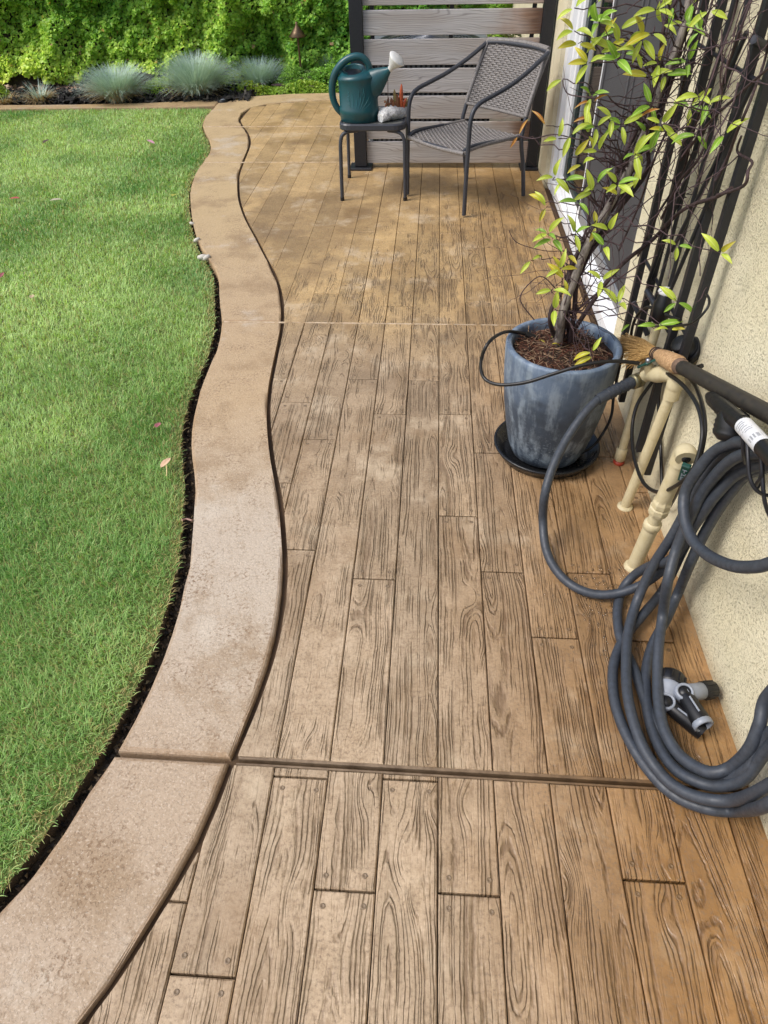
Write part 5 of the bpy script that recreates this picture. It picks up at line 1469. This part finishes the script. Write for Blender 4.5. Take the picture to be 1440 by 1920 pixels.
# faint printed rows and a bar block on the sticker
b = MB(); dd_ = (lb - la); un = dd_.normalized(); q = Vector((0, 0, 1)).rotation_difference(un)
to_cam = (Vector((0, 0, CAM_H)) - la.lerp(lb, .5)); lc = q.inverted() @ to_cam; a0 = math.atan2(lc.y, lc.x)
def lab_patch(t0, t1, a_lo, a_hi):
    vs = []; n = 4
    for t in (t0, t1):
        for i in range(n + 1):
            a = a0 + a_lo + (a_hi - a_lo) * i / n
            vs.append(la.lerp(lb, t) + q @ Vector((math.cos(a) * 0.01915, math.sin(a) * 0.01915, 0)))
    b.raw(vs, [(i, i + 1, i + n + 2, i + n + 1) for i in range(n)])
for i in range(9): lab_patch(0.70 + i * 0.018, 0.708 + i * 0.018 + (0.004 if i % 3 == 0 else 0), -0.9, 0.7)
for t, a_, c_ in ((0.10, -0.2, 0.9), (0.17, -0.3, 0.7), (0.24, -0.1, 0.9), (0.31, -0.3, 0.6), (0.40, -0.6, 0.9), (0.47, -0.5, 0.4)): lab_patch(t, t + 0.018, a_, c_)
b.build('print', MAT['label_ink'], st_)
hk = P(1372, 795, X=.69)
b = MB(); b.lathe([(0.0005, -0.042), (0.022, -0.038), (0.034, -0.026), (0.036, -0.018), (0.034, -0.014), (0.037, -0.008), (0.035, -0.003), (0.037, 0.004), (0.035, 0.009), (0.036, 0.015), (0.030, 0.026), (0.015, 0.034), (0.0005, 0.036)], hk, (0.1, 0.35, 0.8), n=20)
b.build('head', MAT['black_rubber'], sw)
b = MB(); b.tube([P(1400, 752, X=.745), P(1420, 764, X=.745)], 0.012, 8); b.build('clip', MAT['black_rubber'], sw)

cp = root('wall_cap', tuple(P(1290, 668, X=.76)), 'round black plastic cap on the wall at the foot of the trellis upright', 'pipe cap')
cc_ = P(1294, 660, X=.782)
b = MB(); b.lathe([(0.043, 0.0), (0.045, 0.012), (0.040, 0.020), (0.036, 0.022), (0.034, 0.016), (0.028, 0.018), (0.027, 0.060), (0.022, 0.064), (0.0005, 0.064)], cc_, (-0.75, -0.25, 0.6), n=24); b.build('cap', MAT['black_rubber'], cp)
b = MB(); b.tube([P(1305, 690, X=.76), P(1316, 686, X=.765)], 0.007, 6); b.build('lug', MAT['black_rubber'], cp)

# ================================================================== SPRAY NOZZLES ON THE FLOOR
def nozzle(label, ring, head_mid, head_end, grip_end, zr, head_r, open_end, kind_):
    n_ = root('spray_nozzle', (ring.x, ring.y, 0.0), label, 'hose nozzle', 'hose nozzles lying by the coil')
    hd = (head_end - ring).normalized()
    if kind_ == 'wide':
        MB().lathe([(0.016, 0.0), (0.020, 0.012), (0.031, 0.040), (0.034, 0.046), (0.034, 0.052)], ring, hd, n=20).build('collar', MAT['grey_plastic'], n_)
        b = MB(); b.lathe([(0.036, 0.050), (0.039, 0.054), (0.039, 0.082), (0.036, 0.088), (0.028, 0.090), (0.026, 0.086), (0.0005, 0.086)], ring, hd, n=24)
        for i in range(12):
            a = i * math.pi / 6; q = Vector((0, 0, 1)).rotation_difference(hd)
            b.tube([ring + q @ Vector((math.cos(a) * 0.039, math.sin(a) * 0.039, 0.056)), ring + q @ Vector((math.cos(a) * 0.039, math.sin(a) * 0.039, 0.08))], 0.003, 5)
        b.build('spray_head', MAT['black_rubber'], n_)
    else:
        MB().lathe([(0.018, 0.0), (0.022, 0.014), (0.022, 0.058), (0.020, 0.060)], ring, hd, n=18).build('collar', MAT['grey_plastic'], n_)
        b = MB(); b.lathe([(0.0215, 0.058), (0.024, 0.062), (0.022, 0.096), (0.018, 0.100), (0.015, 0.096), (0.0005, 0.096)], ring, hd, n=18)
        for i in range(9):
            a = i * math.pi / 4.5; q = Vector((0, 0, 1)).rotation_difference(hd)
            b.tube([ring + q @ Vector((math.cos(a) * 0.0235, math.sin(a) * 0.0235, 0.064)), ring + q @ Vector((math.cos(a) * 0.022, math.sin(a) * 0.022, 0.094))], 0.0025, 5)
        b.build('spray_head', MAT['black_rubber'], n_)
    up = Vector((-0.15, -0.25, 0.95)).normalized()
    MB().lathe([(0.021, -0.022), (0.023, -0.012), (0.023, 0.014), (0.021, 0.018), (0.016, 0.018), (0.0155, 0.013)], ring, up, n=22).build('joint_ring', MAT['grey_plastic'], n_)
    MB().lathe([(0.0158, 0.010), (0.0150, 0.0155), (0.0005, 0.0160)], ring, up, n=18).build('joint_cap', MAT['black_rubber'], n_)
    gd_ = (grip_end - ring)
    b = MB()
    b.tube([ring + gd_ * 0.10, ring + gd_ * 0.25, ring + gd_ * 0.6, ring + gd_ * 0.9, ring + gd_], [0.018, 0.021, 0.0225, 0.024, 0.0235], 14, caps=True)
    b.build('grip', MAT['black_rubber'], n_)
    sd_ = gd_.normalized(); up2 = (Vector((-0.05, -0.3, 1)) - sd_ * Vector((-0.05, -0.3, 1)).dot(sd_)).normalized()
    b = MB(); b.tube([ring + gd_ * t + up2 * r_ for t, r_ in ((0.26, 0.0212), (0.5, 0.0222), (0.78, 0.0236))], 0.0026, 6); b.build('stripe', MAT['grey_plastic'], n_)
    if open_end:
        b = MB(); b.lathe([(0.0235, -0.004), (0.0250, 0.0), (0.0250, 0.010), (0.0215, 0.012), (0.0185, 0.011), (0.0180, 0.0015)], grip_end, gd_, n=20); b.build('threaded_end', MAT['grey_plastic'], n_)
        MB().lathe([(0.0178, 0.0018), (0.0005, 0.0016)], grip_end, gd_, n=16).build('bore', MAT['black_rubber'], n_)
    return n_
nozzle('spray nozzle with a wide round head, half hidden behind the hose strands', P(1248, 1318, Z=0.045), None, P(1258, 1272, Z=0.045), P(1318, 1372, Z=0.026), 0, 0, False, 'wide')
nozzle('spray nozzle with a narrow head and open grey threaded end, close to the wall', P(1282, 1300, Z=0.062), None, P(1325, 1294, Z=0.045), P(1316, 1355, Z=0.062), 0, 0, True, 'narrow')

# ================================================================== VINE
vine = root('potted_vine', (PX, PY, 0.42), 'leggy potted vine with lime green leaves tangled through the trellis', 'vine')
rv = random.Random(17)
def stem(name, pts, r0, r1, mat, per=6, n=8, wob=0.006):
    pts = [Vector(v) + (Vector((rv.gauss(0, wob), rv.gauss(0, wob), 0)) if 0 < i < len(pts) - 1 else Vector()) for i, v in enumerate(pts)]
    pp = cr(pts, per)
    N = len(pp)
    return MB().tube(pp, [r0 + (r1 - r0) * i / (N - 1) for i in range(N)], n).build(name, mat, vine)
trunk = [P(1052, 645, Z=.418), P(1062, 585, Y=2.13), P(1080, 520, Y=2.14), P(1106, 455, Y=2.17), P(1140, 395, Y=2.20), P(1180, 320, Y=2.23), P(1215, 240, Y=2.25), P(1250, 150, Y=2.28), P(1285, 40, Y=2.31), P(1305, -60, Y=2.33)]
stem('trunk', [v + Vector((-0.012, -0.022, 0)) for v in trunk], 0.0145, 0.009, MAT['bark_grey'], wob=0.003)
for off_, mt in (((-0.016, 0.01, 0), 'bark_dark'), ((0.014, -0.012, 0), 'bark_dark'), ((-0.004, 0.022, 0), 'bark_grey'), ((0.022, 0.012, 0), 'bark_dark')):
    pts = [v + Vector(off_) * (1 + 0.9 * math.sin(i * 1.4 + off_[0] * 90)) + Vector((rv.gauss(0, .010), rv.gauss(0, .010), 0)) * (0.3 if i == 0 else 1) for i, v in enumerate(trunk)]
    stem('stem', pts, 0.0085, 0.005, MAT[mt], wob=0.005)
# stems that lean over onto the wall
stem('stem', [P(1062, 640, Z=.418), P(1085, 600, Y=2.10), P(1120, 545, Y=2.10), P(1165, 495, Y=2.12), P(1215, 450, X=.70), P(1262, 405, X=.715), P(1300, 382, X=.72), P(1345, 368, X=.725), P(1372, 352, X=.73)], 0.008, 0.0045, MAT['bark_dark'])
stem('stem', [P(1044, 640, Z=.418), P(1030, 605, Y=2.10), P(1030, 580, Y=2.09), P(1045, 560, Y=2.10), P(1062, 535, Y=2.12), P(1072, 500, Y=2.14)], 0.0075, 0.006, MAT['bark_dark'])
for pxs in ([(1196, 480), (1230, 400), (1270, 330), (1305, 240), (1345, 130), (1375, 40), (1392, -40)], [(1240, 410), (1275, 345), (1312, 290), (1345, 205), (1372, 120), (1405, 40), (1420, -30)], [(1160, 470), (1195, 380), (1228, 300), (1268, 200), (1300, 110), (1330, 10), (1345, -50)], [(1276, 300), (1330, 230), (1390, 170), (1450, 120)], [(1340, 340), (1372, 300), (1395, 250), (1404, 190), (1420, 110), (1446, 40)], [(1345, 366), (1388, 345), (1404, 322), (1398, 300), (1388, 285), (1390, 255)]):
    stem('stem', [P(x, y, X=.71 + rv.uniform(-.03, .02)) for x, y in pxs], 0.0042, 0.0026, MAT['bark_dark'], wob=0.008)

# fine twigs: wandering tendrils through the tangle
tw = MB()
def twig(p0, d0, length, r, curl=0.5, n=12, droop=0.0):
    p = Vector(p0); d = Vector(d0).normalized(); pts = [p.copy()]
    step = length / n
    for i in range(n):
        d = (d + Vector((rv.gauss(0, curl), rv.gauss(0, curl), rv.gauss(0, curl) - droop)) * 0.42).normalized()
        p = p + d * step
        if p.x > WALL_X - 0.004: p.x = WALL_X - 0.004; d.x = -abs(d.x)
        if p.x > 0.0 and p.y > 2.76: pass
        pts.append(p.copy())
    tw.tube(pts, [r * (1 - 0.65 * i / n) for i in range(n + 1)], 4, caps=False)
    return pts
tips = []
for i in range(150):                               # dense tangle on the upper trellis
    px_, py_ = rv.uniform(1170, 1430), rv.uniform(-40, 400)
    if rv.random() > 1.15 - abs((px_ - (1395 - py_ * 0.45)) / 130) : continue
    twig(P(px_, py_, X=rv.uniform(.60, .775)), (rv.gauss(0, .25), rv.gauss(.1, .6), rv.gauss(0.6, .9)), rv.uniform(.16, .6), rv.uniform(.0009, .0021), 0.33, 13)
for i in range(70):                               # round the trunk
    t = rv.random() ** 0.8; kx = min(int(t * 8.5), 8); c = trunk[kx].lerp(trunk[kx + 1], rv.random())
    twig(c + Vector((rv.gauss(0, .02), rv.gauss(0, .02), 0)), (rv.gauss(-0.1, .7), rv.gauss(0, .6), rv.gauss(.35, .7)), rv.uniform(.12, .42), rv.uniform(.0009, .0019), 0.36, 12)
for i in range(34):                                # along the trunk, steep
    kx = rv.randint(0, 6); c = trunk[kx]
    tgt = trunk[kx + 2] + Vector((rv.gauss(0, .05), rv.gauss(0, .05), 0))
    twig(c + Vector((rv.gauss(0, .015), rv.gauss(0, .015), 0)), tgt - c, (tgt - c).length * 1.25, rv.uniform(.002, .004), 0.18, 10)
for i in range(26):                                # hanging low over the pot rim
    c = trunk[rv.randint(0, 3)]
    twig(c, (rv.gauss(-.3, .7), rv.gauss(-.1, .6), rv.gauss(.1, .5)), rv.uniform(.15, .36), rv.uniform(.0012, .002), 0.7, 14, 0.25)
for i in range(26):                                # thin curls off the wall side
    twig(P(rv.uniform(1190, 1330), rv.uniform(60, 560), X=rv.uniform(.66, .73)), (rv.gauss(-.1, .3), rv.gauss(-.3, .7), rv.gauss(0, .7)), rv.uniform(.12, .4), rv.uniform(.0009, .0017), 0.8, 14)

# leaf clusters at the ends of shoots
def make_leaf_mesh(mat, w, ln, fold, curve):
    vs, fs = [], []
    rows = 6
    for i in range(rows + 1):
        t = i / rows
        hw = w * (math.sin(math.pi * min(1, t * 0.93 + 0.06)) ** 0.8) * (1 - 0.25 * t) if i < rows else 0.0004
        zc = curve * math.sin(t * 1.7) - curve * 1.5 * t * t
        for sx_, hz in ((-1, fold), (-0.5, fold * 0.42), (0, 0), (0.5, fold * 0.42), (1, fold)):
            vs.append((sx_ * hw, t * ln, zc + hz * hw / w))
    for i in range(rows):
        for q_ in range(4): fs.append((i*5 + q_, i*5 + q_ + 1, i*5 + q_ + 6, i*5 + q_ + 5))
    me = bpy.data.meshes.new('leaf'); me.from_pydata(vs, [], fs)
    me.polygons.foreach_set('use_smooth', [True] * len(fs)); me.materials.append(mat.m); me.update()
    return me
LV = {}
for mi_, mt in enumerate(LEAFM):
    LV[mi_] = [make_leaf_mesh(mt, w * (0.62 if mi_ == 3 else 1), l, f, c_) for w, l, f, c_ in ((0.0135, 0.078, 0.007, 0.012), (0.0115, 0.070, 0.005, 0.020), (0.0125, 0.064, 0.009, 0.006))]
def put_leaf(base, d, up, size, kind_):
    d = d.normalized(); up = (up - d * up.dot(d)); up = up.normalized() if up.length > 1e-4 else d.orthogonal()
    xr = d.cross(up)
    rm = Matrix((xr, d, up)).transposed().to_4x4()
    o = bpy.data.objects.new('leaf', rv.choice(LV[kind_]))
    o.parent = vine
    o.matrix_local = Matrix.Translation(base - ORG[vine.name]) @ rm @ Matrix.Diagonal((size, size, size, 1))
    COL.objects.link(o)
VIEW = Vector((0, 0, CAM_H))
def cluster(px_, py_, n, kinds, plane, size=1.0):
    c = P(px_, py_, **plane)
    tocam = (VIEW - c).normalized()
    # shoot back to the nearest trunk point
    near = min(trunk[1:9], key=lambda v: (v - c).length + abs(v.z - c.z + 0.1) * 0.3)
    mid = c.lerp(near, 0.5) + Vector((rv.gauss(0, .03), rv.gauss(0, .03), rv.uniform(-.02, .06)))
    if (near - c).length < 0.62:
        pts = cr([near, mid, c], 6)
        for v in pts[1:-1]: v += Vector((rv.gauss(0, .006), rv.gauss(0, .006), rv.gauss(0, .006)))
        tw.tube(pts, [0.0026 - 0.0014 * i / (len(pts) - 1) for i in range(len(pts))], 4, caps=False)
    gd_ = Vector((rv.gauss(-.25, .35), rv.gauss(-.15, .35), rv.gauss(-.05, .35)))
    a0_ = rv.uniform(0, 6.28)
    ex = Vector((1, 0.1, 0)); 
    e1_ = (Vector((0, 0, 1)) - tocam * tocam.z).normalized(); e2_ = tocam.cross(e1_)
    # leaves fan out to the sides and below, facing the light
    for i in range(n):
        a = a0_ + i * 6.28 / n * 0.85 + rv.gauss(0, .25)
        d = e2_ * math.cos(a) + e1_ * math.sin(a) * 0.8 + tocam * rv.gauss(0.1, .3) + gd_ * 0.6
        up = Vector((rv.gauss(-.2, .3), rv.gauss(-.3, .3), 1.0)) * 0.8 + tocam * 0.7
        put_leaf(c + d.normalized() * 0.006, d, up, size * rv.uniform(.72, 1.15), rv.choice(kinds))
G_, GL, LY, YY, OR = (0, 0, 1), (0, 1, 1), (1, 1, 2), (2, 2, 1), (3,)
Y1 = {'Y': 2.10}; Y2 = {'Y': 2.20}; Y3 = {'Y': 2.28}; W1 = {'X': .66}; W2 = {'X': .70}; YA = {'Y': 2.02}
LEAVES = [(1077, 15, 4, LY, Y2), (1118, 6, 4, GL, Y2), (1122, 42, 6, G_, Y1), (1150, 38, 4, G_, Y1), (1132, 66, 3, LY, Y2), (1077, 58, 5, LY, Y2), (1084, 82, 3, YY, Y2), (1104, 72, 2, LY, Y2), (1232, 18, 5, GL, Y1), (1242, 45, 4, LY, Y2), (1162, 55, 4, GL, Y2), (1178, 74, 4, LY, Y2), (1205, 72, 6, YY, Y1), (1194, 96, 4, LY, Y1), (1222, 62, 4, LY, Y1), (1104, 118, 6, LY, Y1), (1124, 100, 2, LY, Y2), (1157, 112, 5, G_, Y1), (1170, 100, 4, G_, Y2), (1236, 118, 5, LY, Y1), (1248, 140, 3, GL, Y2), (1216, 143, 4, LY, Y1), (1283, 42, 5, G_, Y2), (1312, 58, 3, G_, W1), (1290, 116, 5, G_, W1), (1055, 148, 2, GL, Y2), (1108, 182, 5, G_, Y1), (1112, 192, 4, OR, Y1), (1221, 198, 5, G_, Y1), (1148, 222, 4, LY, Y1), (1166, 234, 6, GL, Y1), (1118, 238, 5, GL, Y1), (1103, 252, 3, LY, Y1), (1240, 232, 7, GL, YA), (1248, 246, 3, LY, YA), (1212, 248, 3, G_, Y1), (1294, 200, 7, G_, W1), (1312, 180, 3, LY, W1), (1326, 194, 3, GL, W1), (1306, 252, 3, GL, W1), (1358, 252, 3, GL, W1), (1047, 260, 4, GL, Y1), (1070, 254, 3, GL, Y1), (1122, 284, 4, GL, Y1), (1192, 288, 7, G_, YA), (1205, 308, 4, GL, Y1), (1076, 294, 1, YY, Y1), (1092, 308, 3, YY, Y1), (1040, 332, 5, GL, Y1), (1058, 338, 4, GL, Y1), (1118, 345, 4, GL, Y1), (1157, 345, 6, GL, YA), (1112, 360, 4, YY, Y1), (1160, 366, 3, LY, Y1), (1084, 378, 4, G_, Y1), (1024, 388, 3, LY, Y2), (1022, 380, 1, YY, Y2), (1028, 438, 6, GL, Y1), (1036, 448, 3, GL, Y1), (1078, 438, 5, G_, Y1), (1142, 432, 4, LY, YA), (1118, 424, 3, LY, Y1), (1134, 462, 3, GL, YA), (1270, 460, 5, GL, W2), (1350, 474, 5, LY, W2), (996, 488, 3, GL, Y1), (1050, 505, 6, LY, YA), (1058, 522, 4, LY, YA), (1064, 478, 2, YY, Y1), (1036, 543, 3, GL, YA), (1128, 525, 5, GL, YA), (1040, 580, 3, GL, YA), (1158, 570, 5, GL, {'Y': 2.0}), (1270, 566, 5, G_, W2), (1182, 606, 2, GL, {'X': .72}), (1232, 610, 3, G_, {'X': .68}), (1256, 618, 3, LY, {'X': .68}), (1110, 660, 3, LY, {'Y': 1.97}), (1112, 668, 2, YY, {'Y': 1.97}), (1024, 236, 1, OR, Y2), (1072, 230, 2, OR, Y2), (972, 254, 3, OR, {'Y': 2.3}), (1200, 220, 1, OR, Y1), (1330, 20, 3, G_, W1), (1262, 10, 3, GL, Y2), (1300, 8, 3, G_, W1)]
for (x_, y_, n_, kd, pln) in LEAVES: cluster(x_, y_, max(1, int(round(n_ * 0.62))), kd, pln, 0.74)
# the two long bare runners that reach out to the left
tw.tube(cr([P(1150, 262, Y=2.2), P(1090, 262, Y=2.2), P(1040, 252, Y=2.2), P(1000, 260, Y=2.25), P(972, 254, Y=2.3)], 6), 0.0016, 4, caps=False)
tw.tube(cr([P(1180, 200, Y=2.2), P(1120, 185, Y=2.15), P(1070, 178, Y=2.2), P(1058, 165, Y=2.2), P(1055, 150, Y=2.2)], 6), 0.0015, 4, caps=False)
tw.tube(cr([P(1060, 470, Y=2.1), P(1020, 470, Y=2.1), P(970, 455, Y=2.1), P(954, 432, Y=2.1)], 6), 0.0012, 4, caps=False)
tw.tube(cr([P(1045, 545, Y=2.1), P(1020, 520, Y=2.1), P(1000, 525, Y=2.1), P(975, 560, Y=2.08), P(1002, 600, Y=2.08)], 6), 0.0018, 4, caps=False)
two = tw.build('twigs', MAT['twig'], vine); tag(two, kind='stuff')
# fallen bits on the soil
for (x_, y_, kk) in ((1036, 640, 3), (1044, 630, 2), (1050, 650, 2), (1022, 645, 2)):
    put_leaf(P(x_, y_, Z=.436), Vector((rv.gauss(0, 1), rv.gauss(0, 1), .25)), Vector((0, 0, 1)), 0.5, kk)

# ================================================================== SMALL THINGS ON THE GROUND
def flat_leaf(px_, py_, hexa, label, size=0.045, z=0.022):
    mt = plain('fallen_' + hexa.strip('#'), hexa, 0.6, 0, 0.25, 80)
    c = P(px_, py_, Z=z)
    vs, fs = [], []; n = 10; az = rv.uniform(0, 6.28); tl = rv.uniform(-.3, .3)
    for i in range(n):
        a = 2 * math.pi * i / n; r = size * (1 - 0.28 * abs(math.sin(a))) * (1.18 if i == 0 else 1)
        x, y = math.cos(a) * r, math.sin(a) * r * 0.72
        vs.append((x * math.cos(az) - y * math.sin(az), x * math.sin(az) + y * math.cos(az), abs(y) * 0.35 + x * tl))
    vs = [c + Vector(v) for v in vs]; low = [v - Vector((0, 0, 0.0012)) for v in vs]
    b = MB(); ctr = c + Vector((0, 0, 0.001)); b.raw(vs + [ctr] + low, [(i, (i + 1) % n, n) for i in range(n)] + [(i + n + 1, (i + 1) % n + n + 1, (i + 1) % n, i) for i in range(n)])
    o = b.build('fallen_leaf', mt)
    tag(o, label, 'leaf', 'fallen leaves on the lawn')
flat_leaf(296, 797, '#b06a70', 'dusky pink fallen leaf on the lawn near the border', 0.024)
flat_leaf(310, 868, '#e0bb98', 'pale peach fallen leaf on the lawn near the border, the largest one', 0.026)
flat_leaf(283, 266, '#d8a0b0', 'small pink petal on the far lawn, nearest the fescue clumps', 0.036)
flat_leaf(107, 375, '#dcd0b0', 'cream fallen leaf on the lawn, right of a small red one', 0.042)
flat_leaf(28, 372, '#b8564e', 'small red fallen leaf at the left side of the lawn', 0.034)
flat_leaf(60, 556, '#c9b48c', 'tan fallen leaf on the lawn at the left, halfway along', 0.026)
flat_leaf(86, 265, '#6d5c4e', 'small dark brown fallen leaf on the far lawn', 0.036)
flat_leaf(326, 366, '#c8c860', 'yellow green fallen leaf beside the far curve of the border', 0.036)
flat_leaf(3, 516, '#a05a5a', 'dull red fallen leaf at the very left edge of the lawn', 0.026)
b = MB(); b.tube(cr([P(312, 873, Z=.028), P(313, 885, Z=.024), P(312, 893, Z=.018)], 3), 0.0022, 5)
o = b.build('leaf_stalk', plain('pale_stalk', '#d9c58a', 0.6)); tag(o, 'short pale stalk standing under the peach leaf', 'stalk')
for (x_, y_, r_, lb_) in ((369, 450, 0.020, 'pale pebble in the lawn edge gap, farthest of three'), (379, 482, 0.026, 'pale pebble leaning on the lawn edge, left of its twin'), (387, 483, 0.024, 'pale pebble resting against the border, right of its twin'), (360, 419, 0.015, 'tiny white pebble in the gap where the border curves')):
    c = P(x_, y_, Z=0.0); b = MB(); rs = np.random.RandomState(int(x_))
    prof = [(0.0005, -r_ * .7), (r_ * .7, -r_ * .45), (r_, 0), (r_ * .75, r_ * .45), (0.0005, r_ * .62)]
    b.lathe(prof, c, (rs.randn() * .4, rs.randn() * .4, 1), n=9, sx=1.25, sy=0.85)
    o = b.build('pebble', MAT['pebble']); tag(o, lb_, 'pebble', 'pebbles at the lawn edge')
b = MB(); b.tube(cr([P(341, 975, Z=0.004), P(350, 973, Z=-0.004), P(360, 976, Z=0.006)], 3), 0.0035, 6)
o = b.build('stick', plain('pinkish_stick', '#b08a7c', 0.7)); tag(o, 'short pinkish stick bridging the dark gap beside the border', 'stick')

# splashed drops near the stub pipe
rs = np.random.RandomState(91)
b = MB()
for i in range(620):
    px_, py_ = 1130 + rs.randn() * 36, 1128 + rs.randn() * 46
    if py_ < 1062 or px_ > 1215: continue
    c = P(px_, py_, Z=0.0012); r = 0.0015 + 0.0034 * rs.rand() ** 2
    b.lathe([(r, 0.0), (r * .85, r * .32), (r * .45, r * .52), (0.0001, r * .58)], c, n=7)
o = b.build('water_drops', MAT['water']); tag(o, 'scatter of water drops on the planks near the stub pipe', 'water drops', kind='stuff')
# soil crumbs and clippings in the trench beside the border
rs = np.random.RandomState(13)
y = rs.rand(2600) * 6.2 + 0.1; x = XO(y) - lawn_gap(y) * rs.rand(2600)
n = len(y); c = np.stack([x, y, -0.054 + rs.rand(n) * 0.016], 1)
s_ = (0.003 + 0.006 * rs.rand(n))[:, None]
a_ = rs.randn(n, 3); a_ /= np.linalg.norm(a_, axis=1)[:, None]; b_ = np.cross(a_, rs.randn(n, 3)); b_ /= np.linalg.norm(b_, axis=1)[:, None]; d_ = np.cross(a_, b_)
V = np.stack([c + a_ * s_, c - a_ * s_ + b_ * s_, c - a_ * s_ - b_ * s_ * .6, c + d_ * s_], 1).reshape(-1, 3)
q = (np.arange(n) * 4)[:, None]
F = np.concatenate([q + np.array([f]) for f in ([0, 1, 2], [0, 1, 3], [1, 2, 3], [0, 2, 3])], 0)
cc = np.array([lin(h)[:3] for h in ('#231d18', '#3a3028', '#4d4134', '#7a6a50', '#1a1613')])[rs.randint(0, 5, n)]
o = np_mesh('soil_crumbs', V, F, MAT['chips'], None, np.repeat(cc, 4, 0)); tag(o, 'dark crumbs of soil in the trench between lawn and border', 'soil', kind='stuff')
